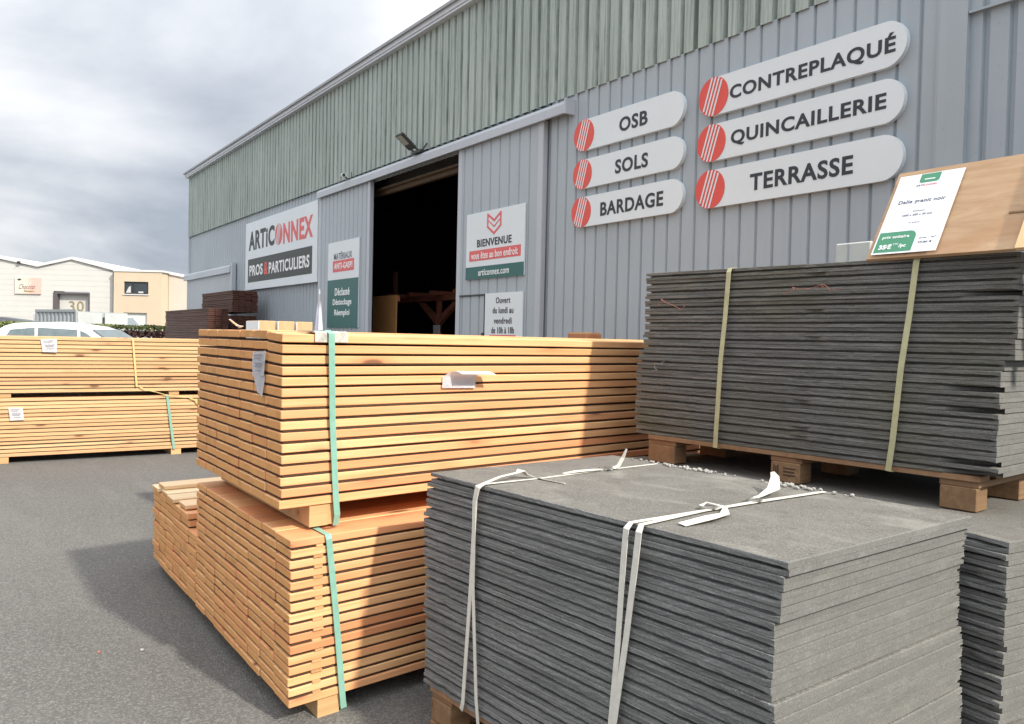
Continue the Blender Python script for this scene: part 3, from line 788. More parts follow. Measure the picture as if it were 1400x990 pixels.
# folded parasol
fp_ = thing('folded_parasol', 'narrow folded pale parasol standing in front of the large company sign', 'parasol', (-8.62, 3.31, 0))
bm = B()
for (z0, z1, r0, r1) in ((.75, 1.2, .05, .052), (1.2, 1.62, .052, .038), (1.62, 1.85, .038, .02), (1.85, 2.05, .02, .004)):
    q = Matrix.Translation((0, 0, (z0+z1)/2)); bmesh.ops.create_cone(bm, cap_ends=False, segments=9, radius1=r0, radius2=r1, depth=z1-z0, matrix=q)
for v in bm.verts:
    a = math.atan2(v.co.y, v.co.x); f = 1+.22*math.sin(a*4.5+v.co.z*2); v.co.x *= f; v.co.y *= f
obj('canopy', bm, CLOTH, fp_, smooth=False)
obj('pole', tube(B(), (0, 0, .04), (0, 0, 2.0), .017), RIM, fp_)
bm = B(); tube(bm, (0, 0, 0), (0, 0, .06), .24, 20); obj('base', bm, DARK, fp_)

# ------------------------------------------------------------------ granite slabs
def slab_mesh(Lx, Wy, th, rough, seed, mats, cham_top, broken=0):
    """20 mm slab; front (y=0), back and left edges split rough with one deep arris on the face side,
    right edge (x=Lx) sawn; broken = chance of a broken near corner"""
    rs = random.Random(seed); out = []; nf = 70; ns = 22
    off = rs.uniform(0, 100)
    def jag(q, amp):
        return noise.noise(Vector((q*1.3, off, 0)))*amp*.7 + noise.noise(Vector((q*14., off, 5)))*amp*.7
    dent = [(rs.uniform(.1, Lx-.1), rs.uniform(.03, .10), rs.uniform(.006, .016)) for _ in range(rs.choice((0, 0, 0, 1, 1)))]
    if rs.random() < broken: dent.append((Lx+.02, rs.uniform(.12, .26), rs.uniform(.05, .10)))
    for k in range(nf):
        x = Lx*k/nf; d = jag(x, rough)
        for c, w_, a in dent: d += a*max(0, 1-abs((x-c)/w_)**1.4)
        out.append((x, d, 2))
    d_end = out[-1][1]
    for k in range(ns): out.append((Lx + jag(20+k*.05, .0008), d_end*(1-k/ns)*(k == 0) + (Wy-d_end*.0)*k/ns if k else d_end, 1))
    for k in range(nf): out.append((Lx*(1-k/nf), Wy + jag(40+k*.04, rough), 2))
    for k in range(ns): out.append((jag(60+k*.05, rough), Wy*(1-k/ns), 2))
    n = len(out); cx, cy = Lx/2, Wy/2
    bm = bmesh.new(); rings = []
    prof = ((0, .0016, .0008, 0, .0045), (.0016, 0, .0010, .0023, 0), (th*.5, 0, .0012, th*.5, 0), (th-.0050, 0, .0012, th-.0008, 0), (th-.0042, .017, .0018, th-.0004, 0), (th, .0185, .0014, th, .0001))
    for (z, ins, jt, zs, si) in prof:
        ring = []
        for (x, y, m_) in out:
            jj = rs.uniform(-jt, jt)*(1 if m_ == 2 else .15); ii = ins if m_ == 2 else si
            sx = -1 if x > cx else 1; sy = -1 if y > cy else 1
            X = x + (sx*((si if x > cx else ii)+jj) if min(abs(x), abs(x-Lx)) < .02 else 0)
            Y = y + (sy*(ii+jj) if (m_ == 2 and .02 < x < Lx-.002) or min(abs(y), abs(y-Wy)) < .02 else 0)
            zz = z if m_ == 2 else zs
            ring.append(bm.verts.new((X, Y, zz if cham_top else th-zz)))
        rings.append(ring)
    bm.faces.new(rings[0]).material_index = 0; bm.faces.new(rings[-1]).material_index = 0
    for a, b in zip(rings[:-1], rings[1:]):
        for k in range(n):
            f = bm.faces.new((a[k], a[(k+1) % n], b[(k+1) % n], b[k])); f.material_index = out[k][2]
    bmesh.ops.recalc_face_normals(bm, faces=bm.faces)
    me = bpy.data.meshes.new('slab'); bm.to_mesh(me); bm.free()
    for m_ in mats: me.materials.append(m_)
    return me

def slab_stack(label, loc, rotz, Lx, Wy, n, pitch, mats, seed, jx=.004, jy=.004, jr=.003, trend=None, group=None, broken=0):
    """slabs lie in pairs, worked faces towards each other: a dark V joint, then a tight one"""
    root = thing('slab_stack', label, 'slab stack', loc, rotz, group)
    rs = random.Random(seed)
    fam = [[slab_mesh(Lx, Wy, pitch-.0006, .0030, seed*10+i, mats, c, broken) for i in range(6)] for c in (True, False)]
    for k in range(n):
        if k % 2 == n % 2 or k == 0: px_, pr_ = rs.uniform(-jx, jx), rs.uniform(-jr, jr)
        dx, dy, r = px_, rs.uniform(-jy, jy), pr_
        if trend: a = trend((k-(k-n) % 2)/(n-1)); dx += a[0]; dy += a[1]; r += a[2]
        obj('slab', fam[1 if (n-1-k) % 2 == 0 else 0][rs.randrange(6)], mats, root, (dx, dy, k*pitch+.0003), (0, 0, r))
    return root

def pallet(label, loc, rotz, Lx, Wy, h, blocks, group='pallets under the granite slabs', hb=.09):
    """top deck boards along x, stringers along y, blocks, bottom boards"""
    root = thing('wooden_pallet', label, 'pallet', loc, rotz, group)
    zt = h
    for k in range(6):
        y = k*(Wy-.10)/5
        bm = box(B(), 0 + rnd(-.006, .006), Lx + rnd(-.006, .006), y, y+.10 + rnd(-.008, 0), zt-.022, zt, .002)
        obj('deck_board', bm, MPAL, root)
    for (a, b) in blocks:
        obj('stringer', box(B(), a-.004, b+.004, .012, Wy-.012, zt-.046, zt-.0225, .002), MPAL, root)
        for y in (.006, Wy/2-.05, Wy-.106):
            obj('block', box(B(), a, b, y, y+.10, zt-.047-hb, zt-.0465, .004), MBLK, root)
    if h - .047 - hb > .015:
        for y in (.0, Wy/2-.056, Wy-.112):
            obj('bottom_board', box(B(), .002, Lx-.002, y, y+.11, 0, zt-.0475-hb, .002), MPAL, root)
    return root

A1 = math.atan2(1.707-1.582, -1.335+2.954)
pallet('wooden pallet under the strapped granite stack in the foreground', (-2.90, 1.60, 0), A1, 1.50, .98, .178, ((0, .13), (.66, .82), (1.37, 1.5)))
ns_ = slab_stack('strapped stack of grey granite slabs in the foreground, lit from the right', (-2.945, 1.590, .18), A1, 1.615, 1.02, 42, .0200, (MSL, MSE, MSF), 3, .002, .0038, .0012,
                 trend=lambda a: ((.016 if a > .96 else (.004 if a > .9 else (-.012 if .55 < a < .8 else .008 if a < .3 else 0))), (.008 if a > .96 else (-.006 if a > .93 else 0)), .004*math.sin(a*9)), broken=.04)
ZT2 = .8405
def wstrap(name, pts, wd, side=(1, 0, 0), mat=STW, root=ns_): return obj(name, ribbon(B(), pts, wd, .0018, side), mat, root)
F = -.0165
# strap pair 1 (left): two tails diverging down the front, joined at the top edge
wstrap('strap', [(.285, F+.004, -.01), (.30, F, .02), (.335, F, .47), (.352, F, .79), (.360, F+.002, .832), (.362, .004, .8435), (.345, .10, .862), (.33, .20, .868)], [.019, .019, .020, .022, .03, .022, .015, .018])
wstrap('strap', [(.395, F+.003, -.03), (.385, F-.001, .06), (.352, F-.0025, .47), (.350, F-.003, .78), (.363, F-.001, .837), (.368, .01, .8455), (.36, .3, .8425), (.335, .62, .8425), (.325, .985, .8425)], [.017, .017, .018, .022, .026, .016, .012, .012, .012])
wstrap('strap_tail', [(.33, .20, .868), (.315, .225, .873), (.318, .25, .853), (.34, .27, .846), (.50, .285, .843)], [.018, .04, .035, .016, .011])
wstrap('strap_tail', [(.34, .42, .847), (.338, .50, .85), (.335, .60, .848), (.332, .66, .845)], [.014, .034, .03, .014])
wstrap('strap_tail', [(.335, .70, .845), (.335, .735, .853), (.34, .755, .885), (.352, .765, .925)], [.03, .022, .018, .009], (1, 0, 0))
# strap pair 2 (right)
wstrap('strap', [(1.05, F, -.02), (1.062, F, .22), (1.082, F, .45), (1.098, F, .74), (1.104, F+.001, .825), (1.108, .0, .843), (1.11, .35, .8425), (1.115, .7, .8425), (1.12, .985, .8425)], [.021, .021, .021, .022, .022, .019, .017, .015, .014])
wstrap('strap', [(1.066, F-.0025, -.02), (1.076, F-.0025, .22), (1.118, F-.0025, .50), (1.148, F-.0025, .74), (1.156, F-.001, .825), (1.15, .0, .845), (1.12, .32, .8455), (1.118, .6, .8455), (1.135, .985, .8455)], [.021, .021, .022, .023, .023, .019, .016, .024, .016])
wstrap('strap_tail', [(1.085, .345, .851), (1.09, .37, .862), (1.14, .40, .852), (1.20, .32, .85), (1.225, .22, .855), (1.215, .10, .845)], [.012, .016, .014, .03, .04, .03, ], (.6, .8, 0))
wstrap('strap_tail', [(1.10, .58, .850), (1.09, .66, .855), (1.06, .78, .865), (1.01, .86, .892), (.985, .88, .905)], [.014, .018, .045, .03, .014], (1, .3, 0))
MBK = plain('buckle_steel', (.35, .34, .32), .4, .2, 30, metal=.6)
for c in ((1.105, .36), (1.108, .60), (.336, .66)):
    bm = B()
    Mb = Matrix.Translation((c[0], c[1], .8475)) @ Matrix.Rotation(.4, 4, 'Z')
    for a in (-.016, 0, .016): box(bm, -.022, .022, a-.003, a+.003, 0, .006, M=Mb)
    for a in (-.022, .022): box(bm, a-.003, a+.003, -.019, .019, .0, .006, M=Mb)
    obj('buckle', bm, MBK, ns_)
# gravel crumbs along the back edge of the top
bm = B(); rs = random.Random(5)
for i in range(120):
    x = rs.choice((rs.gauss(.5, .12), rs.gauss(.45, .08), rs.uniform(.3, 1.25), rs.gauss(.98, .06))); r = rs.uniform(.003, .0095)
    y = 1.012 - rs.uniform(0, .06)*rs.random()
    m_ = Matrix.Translation((x, y, .8408+r*.55)) @ Matrix.Rotation(rs.uniform(0, 3), 4, 'Z') @ Matrix.Diagonal((1.3, 1, .8, 1))
    bmesh.ops.create_icosphere(bm, subdivisions=1, radius=r, matrix=m_)
for v in bm.verts: v.co += Vector((rs.uniform(-.0015, .0015), rs.uniform(-.0015, .0015), rs.uniform(-.001, .001)))
gv = obj('gravel', bm, GRAV, None, (-2.945, 1.590, .18), (0, 0, A1)); gv['kind'] = 'stuff'; tag(gv, 'pale gravel crumbs along the back edge of the foreground slab stack', 'gravel')

# stack behind, lower right
A2 = R_(-5)
lrL = 2.05
lr_loc = (-1.325 - lrL*math.cos(A2), 2.822 - lrL*math.sin(A2), .145)
pallet('wooden pallet under the unstrapped granite stack at the right', (lr_loc[0]+.06, lr_loc[1]+.02, 0), A2, 1.9, 1.0, .144, ((0, .13), (.87, 1.03), (1.77, 1.9)), hb=.075)
slab_stack('granite slab stack at the right edge, carrying a loaded pallet', lr_loc, A2, lrL, 1.1, 40, .0199, (MSL, MSE, MSF), 8, .0025, .012, .003, trend=lambda a: ((.03 if a < .25 else 0), 0, 0))

# upper stack on its pallet
A3 = math.atan2(3.21-3.012, -1.528+3.28)
cA, sA = math.cos(A3), math.sin(A3)
u3 = (-3.28 + .073*cA, 3.012 + .073*sA, .943)
pallet('wooden pallet with printed block holding the mossy slab stack', u3, A3, 1.60, .98, .137, ((0, .17), (.72, .865), (1.46, 1.597)), hb=.089)
us = slab_stack('mossy granite slab stack on the raised pallet, bound with olive straps', (-3.28, 3.012, 1.081), A3, 1.755, 1.02, 42, .01985, (MSL, MSE, MSFm), 5, .006, .004, .002,
                trend=lambda a: ((-.012 if a < .5 else .02) + .03*max(0, a-.45), .006*a, (-.006 if a < .45 else .003)), broken=.3)
for (xt, xb) in ((.548, .510), (1.422, 1.345)):
    ym = -.014
    wstrap('strap', [(xt, 1.0, .8365), (xt, .02, .8365), (xt, .0, .833), (xt-.001, ym+.006, .815), (xt*.75+xb*.25, ym, .60), (xt*.5+xb*.5, ym-.012, .4), (xt*.2+xb*.8, ym-.014, .1), (xb, ym-.01, -.02), (xb, .012, -.0245)], .024, (1, 0, 0), STO, us)
for (cx_, cz_, n_, sd_) in ((.25, .66, 9, 1), (.95, .70, 12, 2), (.22, .33, 7, 3)):
    rs = random.Random(sd_); q = Vector((cx_-.1, -.03, cz_)); bm = B()
    for k in range(n_):
        q2 = q + Vector((rs.uniform(-.02, .06), 0, rs.uniform(-.022, .02))); q2.y = -.026 + rs.uniform(-.004, .004)
        tube(bm, q, q2, .0016, 5); q = q2
    obj('twine', bm, plain('faded_red_twine', (.26, .10, .075) if sd_ != 3 else (.25, .25, .23), .8), us)
# marks stamped on the middle block
bm = B()
for (a, b, c, d) in ((.735, .74, -.075, -.015), (.745, .75, -.07, -.02), (.755, .76, -.075, -.015), (.785, .845, -.03, -.024), (.785, .84, -.046, -.040), (.785, .845, -.062, -.056)):
    box(bm, a, b, .0045, .0058, .137-.047+c*.95, .137-.047+d*.95)
st_ = obj('stamp_mark', bm, plain('stamp_ink', (.05, .028, .02), .8), None); st_.parent = [o for o in bpy.data.objects if o.name.startswith('wooden_pallet')][-1]

# ------------------------------------------------------------------ plywood sheet with the price poster
TILT = R_(30)
pb = thing('plywood_sheet', 'tilted stained plywood sheet standing on the mossy slab stack', 'plywood sheet', (-2.075, 3.145, 1.9165))
Mt = Matrix.Rotation(-TILT, 4, 'X')
bm = B(); box(bm, 0, 1.25, 0, .018, 0, .44, .001, M=Mt); obj('sheet', bm, MPLY, pb)
bm = B()
for x in (.15, 1.1): prism(bm, [(.03, .0), (.21, .33), (.245, .33), (.33, .0), (.29, .0), (.225, .27), (.08, .0)], 'x', x, x+.03)
obj('strut', bm, MBEAR, pb)
bm = B(); box(bm, .583, .60, -.006, -.0008, 0.07, .41, M=Mt); box(bm, .52, .60, -.004, -.0009, .16, .168, M=Mt); obj('batten', bm, MPAL, pb)
pl = thing('plywood_offcut', 'pale yellow plywood offcut leaning on the tilted stained sheet', 'plywood offcut', (-1.485, 3.125, 1.9165))
bm = B(); box(bm, 0, .62, 0, .018, 0, .50, .001, M=Mt); obj('sheet', bm, LIGHTW, pl)
ps = thing('price_poster', 'white price poster with green corner on the tilted plywood sheet', 'price poster', (-2.052, 3.145, 1.932))
def onp(name, bm, mat):
    for v in bm.verts: v.co = Mt @ v.co
    return obj(name, bm, mat, ps)
PW, PH = .272, .395
onp('sheet', bx(0, PW, -.0022, -.001, 0, PH), PAPER)
def ptext(s, cx, cz, w_, h_, mat, bold=.01, y=-.0024):
    me = text_mesh(s, w_, h_, bold, .0006)
    for v in me.vertices: v.co = Mt @ (v.co + Vector((cx, y, cz)))
    return obj('lettering', me, mat, ps)
def rrect(x0, x1, z0, z1, rr, corners, y0, y1):
    pts = []
    for (cx, cz, a0, key) in ((x0+rr, z0+rr, PI, 'bl'), (x1-rr, z0+rr, 1.5*PI, 'br'), (x1-rr, z1-rr, 0, 'tr'), (x0+rr, z1-rr, .5*PI, 'tl')):
        if key in corners: pts += [(cx+rr*math.cos(a0+k*PI/12), cz+rr*math.sin(a0+k*PI/12)) for k in range(7)]
        else: pts.append(({'bl': x0, 'tl': x0, 'br': x1, 'tr': x1}[key], {'bl': z0, 'br': z0, 'tr': z1, 'tl': z1}[key]))
    return prism(B(), pts, 'y', y0, y1)
INK = plain('poster_ink', (.05, .055, .09), .7)
onp('price_panel', rrect(.007, .168, .008, .107, .03, ('tr',), -.0029, -.0023), GRN2)
onp('header_panel', rrect(.094, .178, .348, .392, .012, ('br', 'bl'), -.0029, -.0023), GRN2)
ptext('ARTI', .102, .335, .032, .008, INK); ptext('CONNEX', .147, .335, .055, .008, REDL)
onp('header_mark', bx(.114, .158, -.0034, -.003, .3615, .3665), LETW)
ptext('Dalle granit noir', .136, .253, .198, .023, INK, .015)
ptext('Dimensions', .14, .205, .05, .006, INK, 0)
ptext('1000 x 600 x 30 mm', .138, .186, .125, .010, INK, .01)
ptext('la pièce', .138, .147, .045, .007, INK, 0)
ptext('prix unitaire', .083, .079, .115, .018, LETW, .02, -.0031)
ptext('35€', .052, .034, .055, .024, LETW, .05, -.0031); ptext('TTC', .094, .044, .024, .008, LETW, .02, -.0031); ptext('/pc', .125, .034, .03, .022, LETW, .03, -.0031)
ptext('prix / m²', .22, .066, .065, .010, INK, .01); ptext('59,80 €', .215, .045, .055, .011, INK, .02)
# translucent packet lying behind the poster
pk = thing('plastic_packet', 'pale translucent plastic packet standing behind the price poster', 'packet', (-2.53, 3.70, 1.919))
obj('sleeve', bx(-.075, .12, -.01, .015, 0, .15, .006), PLAST, pk); obj('seam', bx(-.006, .002, -.0125, -.0105, .004, .145), MCL, pk)

# ------------------------------------------------------------------ far side: verge, hedge, cars, container, buildings
RT = Vector((.559, .829, 0)); FW = Vector((-.829, .559, 0)); YAW = math.atan2(.829, .559)
def at(px, depth, z=0.0):
    p = FW*depth + RT*((px-700)/1150*depth); return Vector((p.x, p.y, z))

bm = B(); c0 = at(-300, 27); 
pts = [at(-420, 24.5), at(330, 24.5), at(330, 30), at(-420, 30)]
prism(bm, [(p.x, p.y) for p in pts], 'z', -.02, .10)
gvz = obj('grass_verge', bm, GRASS); gvz['kind'] = 'structure'

def hedge(label, px0, px1, depth, th, zt0, zt1, mat, n, seed, cat='hedge', name='hedge'):
    a = at(px0, depth); b = at(px1, depth); L = (b-a).length
    root = thing(name, label, cat, a, YAW)
    rs = random.Random(seed); bm = B()
    for i in range(n):
        x = rs.uniform(0, L); f = x/L; ztop = zt0*(1-f)+zt1*f
        ztop += noise.noise(Vector((x*.8, seed, 0)))*.10 + noise.noise(Vector((x*3., seed, 2)))*.05
        side = rs.random()
        if side < .45: y = rs.gauss(0, .06); z = rs.uniform(.12, ztop)
        elif side < .85: y = rs.uniform(0, th); z = ztop - abs(rs.gauss(0, .06))
        else: y = rs.uniform(0, th); z = rs.uniform(.12, ztop)
        if z > ztop-.15: y += .1*(1-(ztop-z)/.15)*(1 if y < th/2 else -1)
        s = rs.uniform(.025, .06); c = Vector((x, y, z))
        d1 = Vector((rs.gauss(0, 1), rs.gauss(0, 1), rs.gauss(0, 1))).normalized(); d2 = d1.orthogonal().normalized()
        bm.faces.new([bm.verts.new(c+d1*s), bm.verts.new(c+d2*s*.6), bm.verts.new(c-d1*s), bm.verts.new(c-d2*s*.6)])
    obj('foliage', bm, mat, root)
    bm = B()
    for k in range(int(L/1.1)):
        x = .3+k*1.1; 
        for q in range(3): tube(bm, (x, th/2, .08), (x+rs.uniform(-.4, .4), th/2+rs.uniform(-.25, .25), min(zt0, zt1)*.85), .025, 6, .008)
    obj('stem', bm, TWIG, root)
    return root
hedge('long clipped olive green hedge beyond the parked white car', -330, 300, 26, 1.1, 1.86, 1.70, LEAFG, 16000, 3)
hedge('low dark red shrub row in front of the green hedge', 150, 224, 25.0, .8, 1.58, 1.56, LEAFR, 4200, 9, 'shrub', 'shrub')

def car(name, label, cat, loc, rotz, L, Wd, body_pts, glass_pts, belt, roofz, paint, wheel_x, wr=.33, glass=GLASSL, tum=.16, windows=(), lamp=True):
    """side profile (x,z) swept across the width; everything above the belt leans in"""
    root = thing(name, label, cat, loc, rotz)
    def hw(z): return Wd/2 - (0 if z < belt else tum*(z-belt)/(roofz-belt)) - (.05 if z < .35 else 0)
    bm = B(); n = len(body_pts)
    lf = [bm.verts.new((x, -hw(z), z)) for x, z in body_pts]; rt = [bm.verts.new((x, hw(z), z)) for x, z in body_pts]
    md = []
    for x, z in body_pts:
        md.append(bm.verts.new((x, 0, z + (.035 if z > belt else .0))))
    for i in range(n):
        j = (i+1) % n
        bm.faces.new((lf[i], lf[j], md[j], md[i])); bm.faces.new((md[i], md[j], rt[j], rt[i]))
    bm.faces.new(lf[::-1]); bm.faces.new(rt)
    bmesh.ops.recalc_face_normals(bm, faces=bm.faces)
    bmesh.ops.bevel(bm, geom=[e for e in bm.edges if len(e.link_faces) == 2 and e.calc_face_angle(0) > .5], offset=.035, segments=2, affect='EDGES')
    obj('body', bm, paint, root, smooth=True)
    for pts in windows:
        for s in (-1, 1):
            bm = B(); vs = [bm.verts.new((x, s*(hw(z)+.006), z)) for x, z in pts]
            f = bm.faces.new(vs); r = bmesh.ops.extrude_face_region(bm, geom=[f]); bmesh.ops.translate(bm, verts=[v for v in r['geom'] if isinstance(v, bmesh.types.BMVert)], vec=(0, -s*.01, 0))
            bmesh.ops.recalc_face_normals(bm, faces=bm.faces)
            obj('window', bm, glass, root)
    for (x0, z0, x1, z1) in glass_pts:
        bm = B(); d = Vector((x1-x0, 0, z1-z0)).normalized(); nn = Vector((-d.z, 0, d.x)); nn = nn if nn.z > 0 else -nn
        vs = []
        for (x, z, s) in ((x0, z0, -1), (x0, z0, 1), (x1, z1, 1), (x1, z1, -1)):
            vs.append(bm.verts.new(Vector((x, s*(hw(z)-.12), z)) + nn*.045))
        f = bm.faces.new(vs); r = bmesh.ops.extrude_face_region(bm, geom=[f]); bmesh.ops.translate(bm, verts=[v for v in r['geom'] if isinstance(v, bmesh.types.BMVert)], vec=-nn*.03)
        bmesh.ops.recalc_face_normals(bm, faces=bm.faces)
        obj('windscreen', bm, glass, root)
    for x in wheel_x:
        for s in (-1, 1):
            wv = obj('wheel', tube(B(), (x, s*(Wd/2-.20), wr), (x, s*(Wd/2+.012), wr), wr, 28), TYRE, root)
            obj('rim', tube(B(), (x, s*(Wd/2+.0125), wr), (x, s*(Wd/2+.02), wr), wr*.66, 20), RIM, wv)
    for s in (-1, 1):
        obj('headlight', bx(L/2-.22, L/2-.03, s*(Wd/2-.42), s*(Wd/2-.06), .62, .75, .01) if s > 0 else bx(L/2-.22, L/2-.03, -(Wd/2-.06), -(Wd/2-.42), .62, .75, .01), LETW, root)
        a, b = sorted((s*(Wd/2-.32), s*(Wd/2-.04)))
        obj('tail_light', bx(-L/2+.01, -L/2+.10, a, b, .80, .98, .01), RED, root)
        a, b = sorted((s*(Wd/2+.0), s*(Wd/2+.19)))
        obj('wing_mirror', bx(wheel_x[-1]-.62, wheel_x[-1]-.52, a, b, belt-.02, belt+.14, .02), paint, root)
    return root
suv = [(-2.1, .32), (-2.12, .75), (-2.02, 1.05), (-1.98, 1.12), (-1.62, 1.60), (-1.35, 1.685), (-.5, 1.715), (.1, 1.66), (.35, 1.58), (1.12, 1.10), (1.95, .93), (2.12, .72), (2.12, .34)]
car('parked_car', 'white car with pale windows parked behind the far pine bundles', 'car', at(121, 20), YAW, 4.24, 1.82, suv,
    [(.40, 1.55, 1.08, 1.14), (-1.66, 1.52, -1.94, 1.16)], 1.10, 1.70, CARW, (-1.3, 1.32),
    windows=([(-1.60, 1.16), (-1.40, 1.54), (-.85, 1.60), (-.80, 1.16)], [(-.74, 1.16), (-.78, 1.60), (.12, 1.57), (.20, 1.16)], [(.26, 1.16), (.19, 1.55), (.33, 1.50), (.86, 1.17)]))
car('parked_car', 'dark car whose roof shows above the hedge left of the white car', 'car', at(24, 33), YAW, 4.2, 1.8,
    [(x*1.0, z*1.16) for x, z in suv], [(.40, 1.55*1.16, 1.08, 1.14*1.16)], 1.10*1.16, 1.72*1.16, CARD, (-1.3, 1.32), glass=GLASS,
    windows=([(-1.55, 1.36), (-1.4, 1.76), (-.8, 1.84), (-.78, 1.36)], [(-.72, 1.36), (-.74, 1.84), (.1, 1.8), (.35, 1.36)]))
van = [(-2.6, .4), (-2.62, 2.3), (-2.5, 2.42), (.9, 2.42), (1.25, 2.30), (1.95, 1.50), (2.75, 1.18), (2.85, .85), (2.85, .4)]
car('delivery_van', 'white van standing before the beige building', 'van', at(132, 41), YAW, 5.7, 2.0, van, [(1.32, 2.2, 1.9, 1.55)], 1.5, 2.45, CARW, (-1.65, 1.85), .36, glass=GLASSL,
    windows=([(.75, 1.55), (.75, 2.15), (1.15, 2.15), (1.7, 1.55)],), tum=.10)

# grey shipping container
ct = thing('shipping_container', 'grey ribbed shipping container in front of the white building', 'container', at(103, 36), YAW - R_(30))
bm = B()
def corrug(bm, x0, x1, y, z0, z1, per=.28, dp=.036, flip=False):
    n = int((x1-x0)/per); prev = None
    for k in range(n):
        for dx, dy in ((0, 0), (.08, 0), (.13, dp), (.21, dp)):
            X = x0 + (x1-x0)*(k+dx/per)/n
            a = bm.verts.new((X, y+dy, z0)); b = bm.verts.new((X, y+dy, z1))
            if prev: bm.faces.new((prev[0], a, b, prev[1]))
            prev = (a, b)
corrug(bm, -2.94, -.08, .0, .15, 2.34); box(bm, -2.97, 0, .06, 2.44, .05, 2.38)
obj('body', bm, CONT, ct)
bm = B(); box(bm, -3.0, .0, -.02, .06, 2.34, 2.45); box(bm, -3.0, 0, -.02, .06, 0, .15); box(bm, -.08, .01, -.02, .06, .15, 2.34); box(bm, -3.0, -2.92, -.02, .06, .15, 2.34); obj('frame', bm, CONT, ct)
bm = B(); box(bm, .002, .05, .04, 1.18, .12, 2.34); box(bm, .002, .05, 1.3, 2.42, .12, 2.34); obj('door', bm, CONT2, ct)
obj('door_gap', bx(.004, .062, 1.185, 1.295, .15, 2.15), DARK, ct)

# far industrial building, local x along the picture, -y towards us
D2 = 52.0; k2 = D2/1150
def FX(px): return (px-700)*k2
fb = thing('industrial_building', 'cream white clad industrial building with shallow gables and numbered door', 'building', FW*D2, YAW)
x0, x1, xv, xr = FX(-150), FX(157), FX(51), FX(97)
ze, zr, zv = 5.25, 5.92, 5.42
bm = B()
dx0, dx1, dz = FX(72), FX(121), 3.88
def pan(bm, pts, y=0.0): bm.faces.new([bm.verts.new((x, y, z)) for x, z in pts])
# horizontal cladding as thin stepped boards
rows = 18
def top(x):
    if x < FX(-20): return zr - (FX(-20)-x)*.02
    if x < xv: return zr+.1 - (x-FX(-20))/(xv-FX(-20))*(zr+.1-zv)
    if x < xr: return zv + (x-xv)/(xr-xv)*(zr-zv)
    return zr - (x-xr)/(x1-xr)*(zr-ze)
cols_ = [x0, FX(-20), FX(19), xv, dx0, xr, dx1, x1]
for a, b in zip(cols_[:-1], cols_[1:]):
    for r in range(rows):
        z0 = r*.33; z1 = z0+.33
        if a >= dx0-.01 and b <= dx1+.01 and z1 <= dz+.1: continue
        ta, tb = min(z1, top(a)), min(z1, top(b))
        if ta <= z0 and tb <= z0: continue
        ta, tb = max(ta, z0), max(tb, z0)
        v = [bm.verts.new(p) for p in ((a, .002, z0), (b, .002, z0), (b, .008, tb), (a, .008, ta))]
        bm.faces.new(v)
        v2 = [bm.verts.new(p) for p in ((a, .008, z0), (b, .008, z0), (b, .002, z0), (a, .002, z0))]
        bm.faces.new(v2)
bmesh.ops.remove_doubles(bm, verts=bm.verts, dist=.0005)
box(bm, x1-.05, x1, .02, 20, 0, ze); box(bm, x0, x0+.05, .02, 20, 0, 5)
obj('wall', bm, FARW, fb)
bm = B()
for (a, za, b, zb) in ((x0, top(x0), FX(-20), zr+.1), (FX(-20), zr+.1, xv, zv), (xv, zv, xr, zr), (xr, zr, x1+.1, ze)):
    prism(bm, [(a, za), (b, zb), (b, zb+.16), (a, za+.16)], 'y', -.12, 20)
obj('roof', bm, FARR, fb)
bm = B(); box(bm, dx0, dx1, .30, .36, 0, dz); dr = obj('garage_door', bm, FARW, fb)
bm = B(); box(bm, dx0-.02, dx0+.22, -.03, .3, 0, dz); box(bm, dx1-.06, dx1+.02, -.03, .3, 0, dz); box(bm, dx0+.22, dx1-.06, -.03, .3, dz-.09, dz+.02); obj('door_frame', bm, plain('dark_door_reveal', (.09, .075, .08), .7), fb)
obj('house_number', text_mesh('30', .92, .62, .0, .02), GOLD, fb, (FX(100), .29, 3.06))
bm = B(); tube(bm, (FX(155.5), -.08, .2), (FX(155.5), -.08, 5.2), .07, 10); obj('downpipe', bm, DARK, fb)
obj('vent', bx(FX(24), FX(28), -.2, -.13, 5.60, 5.72), DARK, fb)
# pink and cream script sign
sg = thing('shop_sign', 'cream and pink script sign on the white industrial building', 'sign', FW*(D2-.06) + RT*FX(37.5) + Vector((0, 0, 4.24)), YAW)
tsg = NT('pink_cream_print'); v_ = tsg.coord()
gr = tsg.ramp(tsg.math('ADD', tsg.n('ShaderNodeSeparateXYZ', ins={0: v_}).outputs[0], tsg.math('MULTIPLY', tsg.noise(v_, 1.5, 3), .8)), [(.1, (.60, .55, .46)), (.75, (.66, .40, .34))])
SIGNP = tsg.out(gr, .5)
obj('panel', bx(-.80, .80, -.02, .05, -.5, .5), SIGNP, sg)
tm = text_mesh('Chocolat', 1.0, .30, -.01, .01)
for v in tm.vertices: v.co.x += v.co.z*.35
obj('lettering', tm, BLACK, sg, (-.03, -.022, -.06))
bm = B(); prism(bm, [(-.25, -.36), (.2, -.40), (.45, -.34), (.2, -.29), (.0, -.31), (-.2, -.27)], 'y', -.03, -.0205); obj('flourish', bm, GOLD, sg)
bm = B(); prism(bm, [(-.68, .36), (-.52, .31), (-.38, .37), (-.5, .44)], 'y', -.03, -.0205); obj('flourish', bm, BLACK, sg)
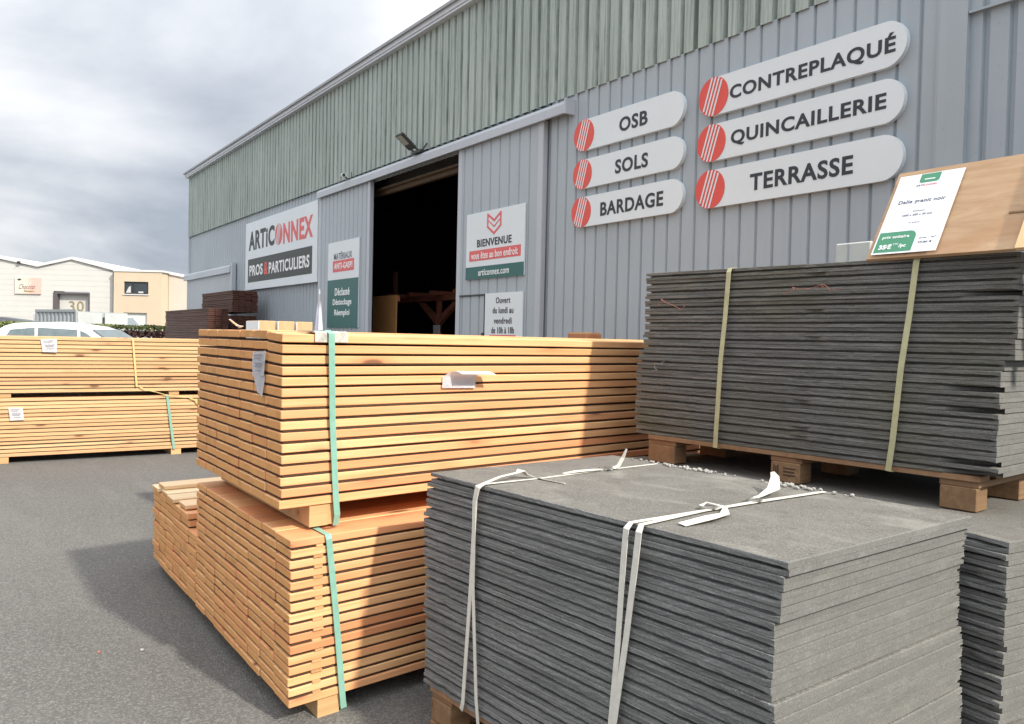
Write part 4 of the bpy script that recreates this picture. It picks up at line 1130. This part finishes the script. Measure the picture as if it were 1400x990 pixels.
# beige annex and cream wing
bb = thing('office_building', 'beige rendered flat-roofed office building with one dark window', 'building', FW*(D2-.4), YAW)
a, b = FX(158), FX(223)
wx0, wx1, wz0, wz1 = FX(172), FX(205), 3.86, 4.62
ex0, ex1 = FX(172), FX(203.5)
bm = B()
for (p, q, r, s) in ((a, wx0, 0, 5.22), (wx0, wx1, wz1, 5.22), (wx0, wx1, 2.9, wz0), (wx1, b, 0, 5.22), (ex0, ex1, 2.72, 2.9), (ex1, wx1, 0, 2.9)):
    box(bm, p, q, 0, .25, r, s)
bmesh.ops.remove_doubles(bm, verts=bm.verts, dist=.0001)
box(bm, a, a+.2, .26, 9, 0, 5.2); box(bm, b-.2, b, .26, 9, 0, 5.2)
obj('wall', bm, FARB, bb)
obj('roof', bx(a-.02, b+.1, -.05, 9.2, 5.225, 5.34), FARR, bb)
wf = B(); 
for (p, q, r, s) in ((wx0, wx1, wz1-.06, wz1), (wx0, wx1, wz0, wz0+.06), (wx0, wx0+.06, wz0+.06, wz1-.06), (wx1-.06, wx1, wz0+.06, wz1-.06), (wx0+.50, wx0+.56, wz0+.06, wz1-.06)): box(wf, p, q, .06, .14, r, s)
wi = obj('window', wf, DARK, bb)
obj('pane', bx(wx0+.05, wx1-.05, .10, .12, wz0+.05, wz1-.05), GLASS, wi)
bm = B(); prism(bm, [(wx0+.08, wz0+.08), (wx0+.38, wz0+.08), (wx0+.38, wz0+.5), (wx0+.25, wz0+.42)], 'y', .085, .095); box(bm, wx0+.85, wx0+1.15, .085, .095, wz0+.07, wz0+.17); obj('curtain', bm, plain('net_curtain', (.45, .45, .45), .8), wi)
obj('sill', bx(wx0-.05, wx1+.05, -.06, .05, wz0-.06, wz0-.003), FARR, wi)
obj('garage_door', bx(ex0, ex1, .14, .2, 0, 2.72), plain('pale_grey_door', (.55, .57, .55), .6), bb)
wg = thing('cream_building', 'pale cream building wing between the beige office and the warehouse', 'building', FW*(D2+.6), YAW)
bm = B(); prism(bm, [(FX(223.5), 0), (FX(300), 0), (FX(300), 4.55), (FX(223.5), 5.18)], 'y', 0, 12); obj('wall', bm, FARP, wg)
bm = B(); prism(bm, [(FX(223.5), 5.185), (FX(300), 4.555), (FX(300), 4.68), (FX(223.5), 5.31)], 'y', -.1, 12.1); obj('roof', bm, FARR, wg)
bm = B(); box(bm, FX(218), FX(300), -.35, -.02, .0, 2.05); obj('plinth', bm, FARR, wg)

# a pale pebble and an orange scrap on the asphalt
for nm, lab, p, m_, s in (('pebble', 'small pale pebble lying on the shaded asphalt', (-4.35, .80, .0), GRAV, .009), ('brick_chip', 'tiny orange brick chip lying on the sunlit asphalt', (-4.42, .62, .0), REDW, .008)):
    bm = B(); bmesh.ops.create_icosphere(bm, subdivisions=2, radius=s, matrix=Matrix.Translation((0, 0, s*.6)) @ Matrix.Diagonal((1.4, 1, .7, 1)))
    for v in bm.verts: v.co += Vector((rnd(-.002, .002), rnd(-.002, .002), rnd(-.001, .001)))
    tag(obj(nm, bm, m_, None, p), lab, 'pebble' if nm == 'pebble' else 'chip')

for o in bpy.data.objects:
    if '_w' in o: del o['_w']

# ------------------------------------------------------------------ render settings
sc.view_settings.view_transform = 'Standard'; sc.view_settings.look = 'None'
sc.view_settings.exposure = 0.45; sc.view_settings.gamma = 1
sc.render.engine = 'CYCLES'
sc.render.resolution_x = 1024; sc.render.resolution_y = 724
